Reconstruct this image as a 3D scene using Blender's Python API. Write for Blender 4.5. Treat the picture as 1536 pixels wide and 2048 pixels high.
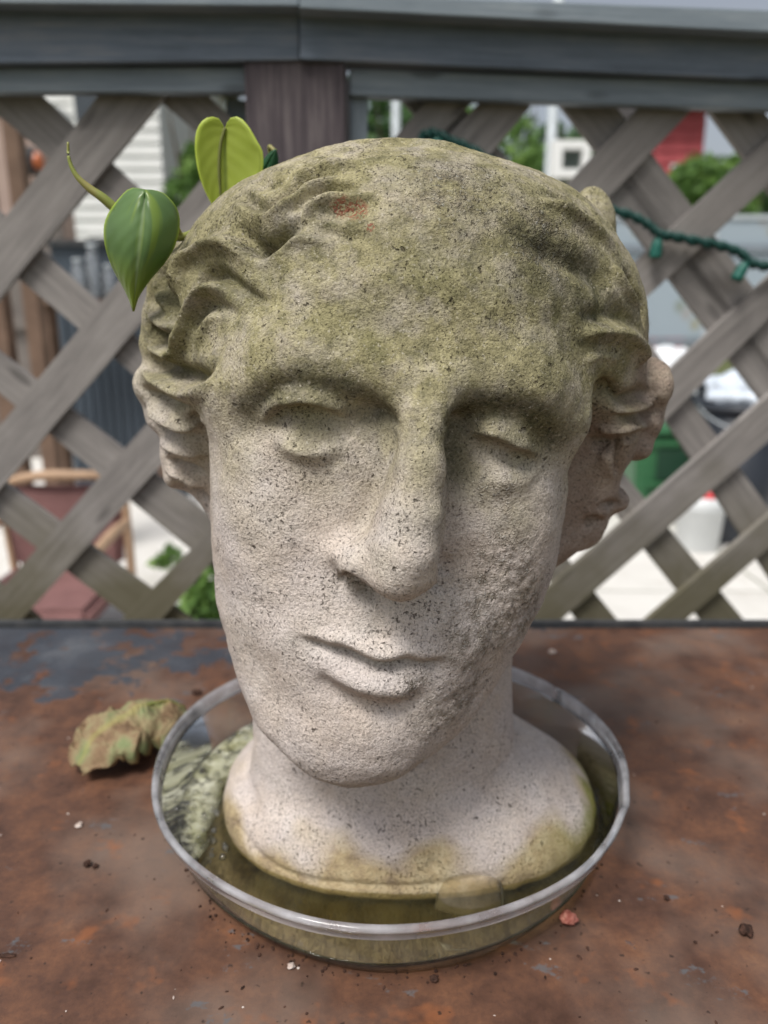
import bpy, bmesh, math, random
import numpy as np
from mathutils import Vector, Matrix, noise as mnoise
from mathutils.bvhtree import BVHTree

for o in list(bpy.data.objects):
    bpy.data.objects.remove(o, do_unlink=True)
scene = bpy.context.scene
COL = scene.collection
rad = math.radians

# ------------------------------------------------------------------ camera
FPX = 1540.0                 # focal length in photo pixels (1536 x 2048)
PITCH = rad(15.5)            # looking down
CZ = 1.10                    # lens height above the ground
TZ = CZ - 0.3267             # table top
cam_d = bpy.data.cameras.new('camera')
cam = bpy.data.objects.new('camera', cam_d)
COL.objects.link(cam)
cam.location = (0, 0, CZ)
cam.rotation_euler = (rad(90) - PITCH, 0, 0)
cam_d.sensor_fit = 'VERTICAL'
cam_d.sensor_height = 36.0
cam_d.sensor_width = 27.0
cam_d.lens = FPX / 2048 * 36.0
cam_d.clip_start = 0.01
cam_d.clip_end = 400
cam_d.dof.use_dof = True
cam_d.dof.focus_distance = 0.325
cam_d.dof.aperture_fstop = 6.6
scene.camera = cam

# ------------------------------------------------------------------ sky and sun (soft overcast)
SUN_EL, SUN_AZ = rad(60), rad(218)      # azimuth: compass-like, 0 = +Y, clockwise seen from above
world = bpy.data.worlds.new('World')
scene.world = world
world.use_nodes = True
wn = world.node_tree
for n in list(wn.nodes):
    wn.nodes.remove(n)
w_out = wn.nodes.new('ShaderNodeOutputWorld')
w_bg = wn.nodes.new('ShaderNodeBackground')
w_sky = wn.nodes.new('ShaderNodeTexSky')
w_sky.sky_type = 'NISHITA'
w_sky.sun_disc = False
w_sky.sun_elevation = SUN_EL
w_sky.sun_rotation = SUN_AZ
w_sky.air_density = 1.0
w_sky.dust_density = 4.0
w_sky.ozone_density = 1.0
w_hsv = wn.nodes.new('ShaderNodeHueSaturation')
w_hsv.inputs['Saturation'].default_value = 0.45      # cloud cover: greyer than a clear sky
wn.links.new(w_sky.outputs[0], w_hsv.inputs['Color'])
wn.links.new(w_hsv.outputs[0], w_bg.inputs['Color'])
w_bg.inputs['Strength'].default_value = 0.058
wn.links.new(w_bg.outputs[0], w_out.inputs['Surface'])
sun_d = bpy.data.lights.new('sun', 'SUN')
sun_d.energy = 1.5
sun_d.angle = rad(20)
sun_d.color = (1.0, 0.98, 0.945)
sun = bpy.data.objects.new('sun', sun_d)
COL.objects.link(sun)
sdir = Vector((math.sin(SUN_AZ) * math.cos(SUN_EL), math.cos(SUN_AZ) * math.cos(SUN_EL), math.sin(SUN_EL)))
sun.rotation_euler = sdir.to_track_quat('Z', 'Y').to_euler()
sun.location = (0, 0, 6)
vs = scene.view_settings
vs.view_transform = 'Standard'
vs.look = 'None'
vs.exposure = 1.14
vs.gamma = 1.0
vs.use_curve_mapping = False
scene.cycles.max_bounces = 10
scene.cycles.transparent_max_bounces = 12
scene.cycles.caustics_refractive = False
scene.cycles.caustics_reflective = False

# ------------------------------------------------------------------ helpers
def ray(u, v):
    a = (u - 768) / FPX
    b = (1024 - v) / FPX
    return np.array((a, math.cos(PITCH) + b * math.sin(PITCH), -math.sin(PITCH) + b * math.cos(PITCH)))

def P(u, v, Y):                       # photo pixel -> point at distance Y in front of the lens
    d = ray(u, v)
    return d * (Y / d[1]) + np.array((0, 0, CZ))

def PZ(u, v, Z):                      # photo pixel -> point on a level plane
    d = ray(u, v)
    return d * ((Z - CZ) / d[2]) + np.array((0, 0, CZ))

def PP(u, v, n, c):                   # photo pixel -> point on the plane n.x = c
    d = ray(u, v)
    n = np.array(n)
    o = np.array((0, 0, CZ))
    return o + d * ((c - n @ o) / (n @ d))

def link(name, me, mat=None, parent=None, smooth=False):
    o = bpy.data.objects.new(name, me)
    COL.objects.link(o)
    if mat is not None and len(me.materials) == 0:
        me.materials.append(mat)
    if parent is not None:
        o.parent = parent
    if smooth:
        me.polygons.foreach_set('use_smooth', [True] * len(me.polygons))
    return o

def bm_obj(name, bm, mat=None, parent=None, smooth=False):
    me = bpy.data.meshes.new(name)
    bm.normal_update()
    bm.to_mesh(me)
    bm.free()
    return link(name, me, mat, parent, smooth)

def empty(name, loc=(0, 0, 0)):
    o = bpy.data.objects.new(name, None)
    o.empty_display_size = 0.05
    o.location = loc
    COL.objects.link(o)
    bpy.context.view_layer.update()
    return o

def tag(o, label=None, cat=None, group=None, kind=None):
    if label: o['label'] = label
    if cat: o['category'] = cat
    if group: o['group'] = group
    if kind: o['kind'] = kind
    return o

def adopt(child, parent):             # parent without moving the child (meshes carry world coordinates)
    child.parent = parent
    child.matrix_parent_inverse = Matrix.Translation(parent.location).inverted()
    return child

# node helpers -------------------------------------------------------
class NT:
    def __init__(self, name, rough=0.8, spec=0.3):
        self.m = bpy.data.materials.new(name)
        self.m.use_nodes = True
        self.t = self.m.node_tree
        self.b = self.t.nodes['Principled BSDF']
        self.b.inputs['Roughness'].default_value = rough
        self.b.inputs['Specular IOR Level'].default_value = spec
        self.geo = None
    def n(self, typ, **kw):
        nd = self.t.nodes.new(typ)
        for k, v in kw.items():
            setattr(nd, k, v)
        return nd
    def put(self, sock, val):
        if hasattr(val, 'is_linked') or isinstance(val, bpy.types.NodeSocket):
            self.t.links.new(val, sock)
        else:
            sock.default_value = val
    def pos(self):
        if self.geo is None:
            self.geo = self.n('ShaderNodeTexCoord').outputs['Object']
        return self.geo
    def mapping(self, vec, scale=(1, 1, 1), rot=(0, 0, 0), loc=(0, 0, 0)):
        m = self.n('ShaderNodeMapping')
        self.put(m.inputs['Vector'], vec)
        m.inputs['Scale'].default_value = scale
        m.inputs['Rotation'].default_value = rot
        m.inputs['Location'].default_value = loc
        return m.outputs[0]
    def noise(self, scale, detail=4, rough=0.55, vec=None, dist=0.0, color=False):
        nd = self.n('ShaderNodeTexNoise')
        self.put(nd.inputs['Vector'], vec if vec is not None else self.pos())
        nd.inputs['Scale'].default_value = scale
        nd.inputs['Detail'].default_value = detail
        nd.inputs['Roughness'].default_value = rough
        nd.inputs['Distortion'].default_value = dist
        return nd.outputs['Color' if color else 'Fac']
    def voronoi(self, scale, feature='F1', vec=None, out='Distance', rnd=1.0):
        nd = self.n('ShaderNodeTexVoronoi', feature=feature)
        self.put(nd.inputs['Vector'], vec if vec is not None else self.pos())
        nd.inputs['Scale'].default_value = scale
        nd.inputs['Randomness'].default_value = rnd
        return nd.outputs[out]
    def ramp(self, fac, stops, interp='LINEAR'):
        nd = self.n('ShaderNodeValToRGB')
        nd.color_ramp.interpolation = interp
        els = nd.color_ramp.elements
        while len(els) < len(stops):
            els.new(0.5)
        for e, (p, c) in zip(els, stops):
            e.position = p
            e.color = (c, c, c, 1) if isinstance(c, (int, float)) else (*c, 1)
        self.put(nd.inputs[0], fac)
        return nd.outputs[0]
    def mix(self, fac, a, b, mode='MIX'):
        nd = self.n('ShaderNodeMix', data_type='RGBA', blend_type=mode)
        nd.clamp_factor = True
        self.put(nd.inputs[0], fac)
        for s, val in ((nd.inputs[6], a), (nd.inputs[7], b)):
            if isinstance(val, tuple):
                val = (*val[:3], 1)
            self.put(s, val)
        return nd.outputs[2]
    def math(self, op, a, b=0.0, c=None, clamp=False):
        nd = self.n('ShaderNodeMath', operation=op)
        nd.use_clamp = clamp
        self.put(nd.inputs[0], a)
        self.put(nd.inputs[1], b)
        if c is not None:
            self.put(nd.inputs[2], c)
        return nd.outputs[0]
    def sep(self, vec=None):
        nd = self.n('ShaderNodeSeparateXYZ')
        self.put(nd.inputs[0], vec if vec is not None else self.pos())
        return nd.outputs
    def attr(self, name, out='Fac'):
        nd = self.n('ShaderNodeAttribute', attribute_name=name)
        return nd.outputs[out]
    def bump(self, height, strength=0.5, dist=0.001, normal=None):
        nd = self.n('ShaderNodeBump')
        self.put(nd.inputs['Height'], height)
        nd.inputs['Strength'].default_value = strength
        nd.inputs['Distance'].default_value = dist
        if normal is not None:
            self.put(nd.inputs['Normal'], normal)
        return nd.outputs[0]
    def base(self, c):
        if isinstance(c, tuple): c = (*c[:3], 1)
        self.put(self.b.inputs['Base Color'], c)
    def set(self, name, v):
        self.put(self.b.inputs[name], v)
    def normal(self, v):
        self.put(self.b.inputs['Normal'], v)

def srgb(r, g, b):
    f = lambda c: (c / 255 / 12.92) if c <= 10 else ((c / 255 + 0.055) / 1.055) ** 2.4
    return (f(r), f(g), f(b))

# ================================================================== STONE HEAD
# sculpted as a signed distance field (lofted volumes), meshed, then carved with strokes
def rel(p):                                    # world -> lens-relative metres
    return np.asarray(p) - np.array((0, 0, CZ))

def Pr(u, v, Y):
    return rel(P(u, v, Y))

H = 0.0020
gx = np.arange(-0.172, 0.172, H, dtype=np.float32)
gy = np.arange(0.262, 0.585, H, dtype=np.float32)
gz = np.arange(-0.324, 0.100, H, dtype=np.float32)
GX = gx[:, None, None]
GY = gy[None, :, None]
GZ = gz[None, None, :]
SHAPE = (len(gx), len(gy), len(gz))

def smin(a, b, k):
    h = np.maximum(k - np.abs(a - b), 0) / k
    return np.minimum(a, b) - h * h * k * 0.25

def smax(a, b, k):
    return -smin(-a, -b, k)

def outline(pts, Y):                           # pixel outline -> x as a function of z
    q = np.array([Pr(u, v, Y) for (v, u) in pts])
    o = np.argsort(q[:, 2])
    return q[o, 2], q[o, 0]

def smooth_interp(z, zs, xs, sig=0.005):
    zz = np.linspace(z[0] - 0.03, z[-1] + 0.03, 900)
    yy = np.interp(zz, zs, xs)
    n = max(1, int(sig / (zz[1] - zz[0])))
    k = np.exp(-0.5 * (np.arange(-3 * n, 3 * n + 1) / n) ** 2)
    k /= k.sum()
    yp = np.pad(yy, 3 * n, mode='edge')
    yy = np.convolve(yp, k, mode='valid')
    return np.interp(z, zz, yy)

def loft(zL, xL, zR, xR, xm, yf, yc, yb, n=2.2, sig=0.005):
    """horizontal sections: left/right edges, front line at xm/yf, widest at yc, back yb (all functions of z)"""
    l = smooth_interp(gz, zL, xL, sig)
    r = smooth_interp(gz, zR, xR, sig)
    m = smooth_interp(gz, *xm, sig)
    f = smooth_interp(gz, *yf, sig)
    c = smooth_interp(gz, *yc, sig)
    b = smooth_interp(gz, *yb, sig)
    wl = np.maximum(m - l, 1e-3)[None, None, :]
    wr = np.maximum(r - m, 1e-3)[None, None, :]
    df = np.maximum(c - f, 1e-3)[None, None, :]
    db = np.maximum(b - c, 1e-3)[None, None, :]
    dx = GX - m[None, None, :]
    dy = GY - c[None, None, :]
    ax = np.where(dx < 0, -dx / wl, dx / wr)
    ay = np.where(dy < 0, -dy / df, dy / db)
    q = (ax ** n + ay ** n) ** (1.0 / n)
    sc = np.minimum(np.minimum(wl, wr), np.minimum(df, db))
    loc = np.sqrt((ax * np.where(dx < 0, wl, wr)) ** 2 + (ay * np.where(dy < 0, df, db)) ** 2)
    # radial distance estimate
    return (loc * (1 - 1 / np.maximum(q, 1e-3))).astype(np.float32) if True else (q - 1) * sc

def zcap(d, zlo, zhi, k=0.012):
    d = smax(d, zlo - GZ, k)
    return smax(d, GZ - zhi, k)

def capsule(d, p, q, r0, r1, k, sub=False):
    p, q = np.array(p, np.float32), np.array(q, np.float32)
    m = max(r0, r1) + k + 0.012
    lo = np.minimum(p, q) - m
    hi = np.maximum(p, q) + m
    i0 = [max(0, int(np.searchsorted(g, l))) for g, l in zip((gx, gy, gz), lo)]
    i1 = [int(np.searchsorted(g, h)) for g, h in zip((gx, gy, gz), hi)]
    sl = tuple(slice(a, b) for a, b in zip(i0, i1))
    X, Y, Z = GX[sl[0]], GY[:, sl[1]], GZ[:, :, sl[2]]
    ba = q - p
    L2 = float(ba @ ba) + 1e-12
    h = np.clip(((X - p[0]) * ba[0] + (Y - p[1]) * ba[1] + (Z - p[2]) * ba[2]) / L2, 0, 1)
    dd = np.sqrt((X - p[0] - ba[0] * h) ** 2 + (Y - p[1] - ba[1] * h) ** 2 + (Z - p[2] - ba[2] * h) ** 2) - (r0 + (r1 - r0) * h)
    d[sl] = smax(d[sl], -dd, k) if sub else smin(d[sl], dd, k)

def ellipsoid(d, c, r, k, sub=False):
    c, r = np.array(c, np.float32), np.array(r, np.float32)
    m = r + k + 0.012
    i0 = [max(0, int(np.searchsorted(g, l))) for g, l in zip((gx, gy, gz), c - m)]
    i1 = [int(np.searchsorted(g, h)) for g, h in zip((gx, gy, gz), c + m)]
    sl = tuple(slice(a, b) for a, b in zip(i0, i1))
    X, Y, Z = (GX[sl[0]] - c[0]) / r[0], (GY[:, sl[1]] - c[1]) / r[1], (GZ[:, :, sl[2]] - c[2]) / r[2]
    q = np.sqrt(X * X + Y * Y + Z * Z)
    g = np.sqrt((X / r[0]) ** 2 + (Y / r[1]) ** 2 + (Z / r[2]) ** 2)
    dd = q * (q - 1) / np.maximum(g, 1e-4)
    d[sl] = smax(d[sl], -dd, k) if sub else smin(d[sl], dd, k)

# --- face volume
YS = 0.385
fR = [(300, 960), (340, 1040), (400, 1110), (500, 1150), (600, 1160), (700, 1152), (780, 1142), (860, 1138), (950, 1130), (1060, 1118), (1140, 1102),
      (1210, 1070), (1290, 1026), (1360, 986), (1430, 934), (1490, 878), (1530, 830), (1555, 785), (1566, 735)]
fL = [(300, 620), (340, 540), (400, 490), (500, 455), (600, 450), (690, 450), (770, 446), (850, 438), (900, 432), (1000, 424), (1080, 428), (1190, 437),
      (1290, 463), (1360, 484), (1420, 508), (1460, 535), (1520, 598), (1550, 650), (1566, 725)]
YCH = lambda v: np.interp(v, [300, 1250, 1400, 1566], [YS, YS, 0.372, 0.338])
def outline_var(pts):
    q = np.array([Pr(u, v, float(YCH(v))) for (v, u) in pts])
    o = np.argsort(q[:, 2])
    return q[o, 2], q[o, 0]
zR, xR = outline_var(fR)
zL, xL = outline_var(fL)
mid = [(300, 800), (420, 850), (600, 850), (800, 842), (950, 822), (1150, 785), (1300, 762), (1420, 735), (1500, 712), (1566, 700)]
mq = np.array([Pr(u, v, 0.325) for v, u in mid])[::-1]
prof = [(-0.236, 0.345), (-0.231, 0.333), (-0.224, 0.3265), (-0.212, 0.3235), (-0.200, 0.3245), (-0.186, 0.3285), (-0.172, 0.3265), (-0.155, 0.3235), (-0.140, 0.3255),
        (-0.120, 0.3290), (-0.100, 0.3300), (-0.075, 0.3310), (-0.055, 0.3290), (-0.038, 0.3255), (-0.020, 0.3250), (0.005, 0.3275), (0.030, 0.338), (0.050, 0.353), (0.065, 0.372), (0.076, 0.40)]
pz = np.array([a for a, b in prof]); py = np.array([b for a, b in prof])
zc = np.array([Pr(768, v, float(YCH(v)))[2] for v in (1566, 1400, 1250, 300)])
yc = np.array([YCH(v) for v in (1566, 1400, 1250, 300)])
zb = np.array([-0.236, -0.20, -0.16, -0.10, 0.08]); yb = np.array([0.37, 0.43, 0.47, 0.49, 0.49])
D = loft(zL, xL, zR, xR, (mq[:, 2], mq[:, 0]), (pz, py), (zc, yc), (zb, yb), n=2.08, sig=0.004)
zbot = float(min(zL.min(), zR.min()))
D = zcap(D, zbot - 0.001, 0.0705, 0.03)

# --- hair / cranium volume
YH = 0.43
cL = [(1060, 440), (1030, 424), (985, 396), (950, 362), (890, 348), (860, 334), (790, 314), (740, 320), (680, 326), (620, 334), (570, 342), (510, 362),
      (470, 385), (420, 424), (370, 476), (330, 540), (300, 620), (285, 700)]
cR = [(1200, 1085), (1130, 1110), (1060, 1180), (1000, 1225), (930, 1238), (900, 1260), (850, 1272), (770, 1278), (715, 1280), (660, 1284), (600, 1278), (540, 1262), (490, 1232),
      (440, 1198), (392, 1152), (350, 1092), (325, 1030), (305, 950), (292, 870), (285, 800)]
hzL, hxL = outline(cL, YH)
hzR, hxR = outline(cR, YH)
hm = (np.array([-0.3, 0.2]), np.array([0.008, 0.008]))
hf = (np.array([-0.20, -0.15, -0.10, -0.05, 0.0, 0.04, 0.06, 0.08]), np.array([0.41, 0.385, 0.36, 0.343, 0.336, 0.347, 0.365, 0.405]))
hc = (np.array([-0.3, 0.2]), np.array([YH, YH]))
hb = (np.array([-0.2, -0.1, 0.0, 0.05, 0.08]), np.array([0.50, 0.545, 0.565, 0.55, 0.53]))
Dh = loft(hzL, hxL, hzR, hxR, hm, hf, hc, hb, n=2.1, sig=0.004)
Dh = zcap(Dh, -0.165, 0.0708, 0.03)
D = smin(D, Dh, 0.014)
del Dh

# --- neck and bust base
nz = np.array([-0.33, -0.30, -0.26, -0.225, -0.19, -0.14])
nL = np.array([-0.085, -0.084, -0.0825, -0.081, -0.081, -0.082])
nR = np.array([0.084, 0.083, 0.0815, 0.079, 0.078, 0.078])
nF = np.array([0.366, 0.368, 0.374, 0.381, 0.383, 0.385])
nB = np.array([0.505, 0.505, 0.504, 0.502, 0.50, 0.50])
o1 = np.full(len(nz), 0.003); o2 = np.full(len(nz), 0.438)
Dn = loft(nz, nL, nz, nR, (nz, o1), (nz, nF), (nz, o2), (nz, nB), n=2.2, sig=0.005)
Dn = zcap(Dn, TZ - CZ + 0.0035, -0.10, 0.006)
bz = np.array([-0.33, -0.3147, -0.309, -0.300, -0.292, -0.282, -0.2705, -0.262, -0.250])
bL = np.array([-0.102, -0.1055, -0.105, -0.100, -0.092, -0.080, -0.068, -0.05, -0.03])
bR = np.array([0.136, 0.1385, 0.1370, 0.128, 0.117, 0.104, 0.089, 0.070, 0.04])
bF = np.array([0.354, 0.352, 0.354, 0.358, 0.362, 0.372, 0.386, 0.400, 0.42])
bB = np.array([0.523, 0.528, 0.527, 0.522, 0.514, 0.505, 0.496, 0.488, 0.478])
o1 = np.full(len(bz), 0.012); o2 = np.full(len(bz), 0.450)
Db = loft(bz, bL, bz, bR, (bz, o1), (bz, bF), (bz, o2), (bz, bB), n=2.35, sig=0.003)
Db = zcap(Db, TZ - CZ + 0.0035, -0.255, 0.006)
Dn = smin(Dn, Db, 0.012)
D = smin(D, Dn, 0.010)
del Dn, Db

# --- nose
nose = [((866, 770), 0.3235, 0.0100), ((852, 850), 0.3160, 0.0096), ((842, 930), 0.3085, 0.0092), ((828, 1030), 0.3015, 0.0102), ((812, 1105), 0.2970, 0.0114), ((806, 1136), 0.2970, 0.0120)]
for (a, ya, ra), (b, yb_, rb) in zip(nose[:-1], nose[1:]):
    capsule(D, Pr(*a, ya + ra * 0.6), Pr(*b, yb_ + rb * 0.6), ra, rb, 0.008)
capsule(D, Pr(826, 900, 0.3300), Pr(786, 1080, 0.3190), 0.006, 0.0100, 0.014)     # flank
capsule(D, Pr(870, 950, 0.328), Pr(850, 1090, 0.322), 0.006, 0.0075, 0.009)
ellipsoid(D, Pr(716, 1122, 0.3185), (0.0108, 0.0115, 0.0092), 0.009)            # wings
ellipsoid(D, Pr(852, 1146, 0.3170), (0.0072, 0.010, 0.0085), 0.005)
ellipsoid(D, Pr(802, 1148, 0.3080), (0.0136, 0.0118, 0.0098), 0.006)            # tip
capsule(D, Pr(688, 1168, 0.3075), Pr(714, 1150, 0.3170), 0.0034, 0.0044, 0.003, True)   # nostrils
capsule(D, Pr(858, 1192, 0.3060), Pr(852, 1170, 0.3150), 0.0028, 0.0036, 0.003, True)
# --- brows, cheeks, chin
capsule(D, Pr(470, 785, 0.358), Pr(580, 735, 0.3412), 0.010, 0.011, 0.026)
capsule(D, Pr(580, 735, 0.3412), Pr(760, 778, 0.3350), 0.011, 0.009, 0.026)
capsule(D, Pr(900, 792, 0.3390), Pr(1030, 785, 0.3450), 0.009, 0.011, 0.026)
capsule(D, Pr(1030, 785, 0.3450), Pr(1115, 832, 0.3630), 0.011, 0.009, 0.026)
ellipsoid(D, Pr(590, 1030, 0.3515), (0.028, 0.018, 0.046), 0.03)
ellipsoid(D, Pr(1000, 1040, 0.3560), (0.020, 0.016, 0.030), 0.02)
ellipsoid(D, Pr(712, 1462, 0.3360), (0.024, 0.0150, 0.020), 0.018)
ellipsoid(D, Pr(712, 1502, 0.3420), (0.026, 0.0150, 0.0140), 0.016)
# muzzle round the mouth
ellipsoid(D, Pr(755, 1305, 0.3400), (0.036, 0.0165, 0.034), 0.028)
# --- hair lobes at the sides and rim
ellipsoid(D, Pr(318, 768, 0.425), (0.0125, 0.024, 0.0125), 0.010)
ellipsoid(D, Pr(1300, 768, 0.440), (0.0098, 0.026, 0.0150), 0.010)
ellipsoid(D, Pr(354, 528, 0.418), (0.0085, 0.016, 0.0095), 0.008)
ellipsoid(D, Pr(326, 635, 0.425), (0.0105, 0.018, 0.0110), 0.008)
ellipsoid(D, Pr(330, 575, 0.425), (0.0080, 0.018, 0.0090), 0.008)
ellipsoid(D, Pr(322, 690, 0.425), (0.0105, 0.018, 0.0100), 0.008)
ellipsoid(D, Pr(336, 830, 0.425), (0.0110, 0.020, 0.0100), 0.008)
ellipsoid(D, Pr(362, 905, 0.420), (0.0105, 0.020, 0.0090), 0.008)
ellipsoid(D, Pr(368, 945, 0.420), (0.0105, 0.020, 0.0085), 0.007)
ellipsoid(D, Pr(1226, 995, 0.440), (0.0085, 0.016, 0.0075), 0.008)
ellipsoid(D, Pr(1150, 1040, 0.445), (0.0170, 0.026, 0.0170), 0.012)
ellipsoid(D, Pr(1288, 838, 0.440), (0.0090, 0.020, 0.0110), 0.008)
ellipsoid(D, Pr(1268, 890, 0.440), (0.0090, 0.020, 0.0085), 0.008)
# groove between face and side hair, right and left
capsule(D, Pr(1192, 800, 0.372), Pr(1180, 900, 0.380), 0.006, 0.012, 0.016, True)
capsule(D, Pr(1180, 900, 0.380), Pr(1165, 1060, 0.392), 0.012, 0.012, 0.014, True)
capsule(D, Pr(408, 850, 0.380), Pr(392, 1010, 0.395), 0.007, 0.012, 0.012, True)
# back rim curl, seen over the right shoulder of the hair
ellipsoid(D, Pr(1174, 470, 0.470), (0.0165, 0.016, 0.026), 0.008)
# --- planting hole
c0 = np.array((0.008, 0.487), np.float32)
q = np.sqrt(((GX - c0[0]) / 0.100) ** 2 + ((GY - c0[1]) / 0.064) ** 2)
hole = smax((q - 1) * 0.064 + 0 * GZ, (-0.035 - GZ) + 0 * GX + 0 * GY, 0.01)
D = smax(D, -hole.astype(np.float32), 0.010)
del hole

# --- surface nets
def surface_nets(D):
    S = D < 0
    nxs, nys, nzs = D.shape
    cs = np.zeros((nxs - 1, nys - 1, nzs - 1), np.uint8)
    for i in (0, 1):
        for j in (0, 1):
            for k in (0, 1):
                cs += S[i:nxs - 1 + i, j:nys - 1 + j, k:nzs - 1 + k]
    act = (cs > 0) & (cs < 8)
    idx = np.full(cs.shape, -1, np.int32)
    A = np.argwhere(act)
    idx[act] = np.arange(len(A))
    acc = np.zeros((len(A), 3)); cnt = np.zeros(len(A))
    cor = [(i, j, k) for i in (0, 1) for j in (0, 1) for k in (0, 1)]
    val = {c: D[A[:, 0] + c[0], A[:, 1] + c[1], A[:, 2] + c[2]].astype(np.float64) for c in cor}
    for c in cor:
        for ax in range(3):
            if c[ax]:
                continue
            e = list(c); e[ax] = 1; e = tuple(e)
            a, b = val[c], val[e]
            m = (a < 0) != (b < 0)
            t = np.where(m, a / np.where(m, a - b, 1), 0)
            pt = np.tile(np.array(c, float), (len(A), 1))
            pt[:, ax] = t
            acc[m] += pt[m]; cnt[m] += 1
    V = A + acc / cnt[:, None]
    V = np.array((gx[0], gy[0], gz[0])) + V * H
    F = []
    for ax in range(3):
        b, c = [(1, 2), (2, 0), (0, 1)][ax]
        s0 = [slice(1, -1)] * 3; s1 = [slice(1, -1)] * 3
        s0[ax] = slice(0, -1); s1[ax] = slice(1, None)
        d = S[tuple(s0)].astype(np.int8) - S[tuple(s1)].astype(np.int8)
        for sgn in (1, -1):
            E = np.argwhere(d == sgn)
            off = np.ones(3, int); off[ax] = 0
            E = E + off
            def cell(db, dc):
                q = E.copy(); q[:, b] += db; q[:, c] += dc
                return idx[q[:, 0], q[:, 1], q[:, 2]]
            quad = np.stack([cell(-1, -1), cell(0, -1), cell(0, 0), cell(-1, 0)], 1)
            F.append(quad if sgn == 1 else quad[:, ::-1])
    return V, np.concatenate(F)

V, F = surface_nets(D)

def mesh_from(name, V, F):
    me = bpy.data.meshes.new(name)
    me.vertices.add(len(V))
    me.vertices.foreach_set('co', np.asarray(V, np.float32).ravel())
    k = F.shape[1]
    me.loops.add(F.size)
    me.loops.foreach_set('vertex_index', F.astype(np.int32).ravel())
    me.polygons.add(len(F))
    me.polygons.foreach_set('loop_start', np.arange(0, F.size, k, dtype=np.int32))
    me.update(calc_edges=True)
    me.validate()
    return me

# relax the staircase, then one subdivision
def relax(V, F, it, lam=0.5):
    e = np.concatenate([F[:, [0, 1]], F[:, [1, 2]], F[:, [2, 3]], F[:, [3, 0]]])
    for s in range(it):
        acc = np.zeros_like(V); c = np.zeros(len(V))
        np.add.at(acc, e[:, 0], V[e[:, 1]]); np.add.at(acc, e[:, 1], V[e[:, 0]])
        np.add.at(c, e[:, 0], 1); np.add.at(c, e[:, 1], 1)
        V = V + (acc / np.maximum(c, 1)[:, None] - V) * (lam if s % 2 == 0 else -lam * 1.03)
    return V
V = relax(V, F, 6)
me0 = mesh_from('tmp_head', V, F)
tmp = bpy.data.objects.new('tmp_head', me0)
COL.objects.link(tmp)
sm = tmp.modifiers.new('s', 'SUBSURF')
sm.levels = 1
dg = bpy.context.evaluated_depsgraph_get()
me1 = bpy.data.meshes.new_from_object(tmp.evaluated_get(dg))
bpy.data.objects.remove(tmp, do_unlink=True)
bpy.data.meshes.remove(me0)
nV = len(me1.vertices)
B = np.empty(nV * 3, np.float32); me1.vertices.foreach_get('co', B); B = B.reshape(-1, 3).astype(np.float64)
Nn = np.empty(nV * 3, np.float32); me1.vertices.foreach_get('normal', Nn); Nn = Nn.reshape(-1, 3).astype(np.float64)
bvh = BVHTree.FromPolygons([Vector(p) for p in V], F.tolist())

def hit(u, v):
    d = Vector(ray(u, v)).normalized()
    loc, nor, i, dist = bvh.ray_cast(Vector((0, 0, 0)), d)
    if loc is None:
        loc, nor, i, dist = bvh.find_nearest(Vector(Pr(u, v, 0.425)))
    return np.array(loc)

DISP = np.zeros(nV)

def spline(pts, n=40):
    """Catmull-Rom through pixel points"""
    p = np.array(pts, float)
    if len(p) < 3:
        return np.linspace(p[0], p[-1], n)
    q = np.vstack([2 * p[0] - p[1], p, 2 * p[-1] - p[-2]])
    out = []
    m = max(2, n // (len(p) - 1))
    for i in range(1, len(q) - 2):
        for t in np.linspace(0, 1, m, endpoint=False):
            a, b, c, d = q[i - 1], q[i], q[i + 1], q[i + 2]
            out.append(0.5 * (2 * b + (c - a) * t + (2 * a - 5 * b + 4 * c - d) * t * t + (3 * b - a - 3 * c + d) * t ** 3))
    out.append(p[-1])
    return np.array(out)

def near(C, m):
    lo, hi = C.min(0) - m, C.max(0) + m
    return np.where(((B > lo) & (B < hi)).all(1))[0]

def dist_poly(X, C):
    best = np.full(len(X), 1e9); par = np.zeros(len(X))
    L = len(C) - 1
    for i in range(L):
        a, b = C[i], C[i + 1]
        ab = b - a
        t = np.clip(((X - a) @ ab) / (ab @ ab + 1e-14), 0, 1)
        d = np.linalg.norm(X - a - t[:, None] * ab, axis=1)
        m = d < best
        best[m] = d[m]; par[m] = (i + t[m]) / L
    return best, par

def stroke(pts, h, w, taper=(0.25, 0.25), sharp=2.0, n=36):
    """raise (h>0) or carve (h<0) along a pixel polyline; w = half width in metres"""
    C = np.array([hit(u, v) for u, v in spline(pts, n)])
    keep = [0]
    for i in range(1, len(C)):                  # drop jumps across depth gaps
        if np.linalg.norm(C[i] - C[keep[-1]]) < 0.035:
            keep.append(i)
    C = C[keep]
    if len(C) < 2:
        return
    I = near(C, w * 2.6)
    d, s = dist_poly(B[I], C)
    e = np.ones(len(I))
    if taper[0] > 0: e *= np.clip(s / taper[0], 0, 1) ** 0.8 * 0.85 + 0.15
    if taper[1] > 0: e *= np.clip((1 - s) / taper[1], 0, 1) ** 0.8 * 0.85 + 0.15
    ww = w * (0.55 + 0.45 * e)
    DISP[I] += h * e * np.exp(-np.abs(d / ww) ** sharp)

def dab(u, v, h, w, sharp=2.0):
    c = hit(u, v)
    I = near(c[None], w * 2.6)
    d = np.linalg.norm(B[I] - c, axis=1)
    DISP[I] += h * np.exp(-(d / w) ** sharp)

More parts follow.
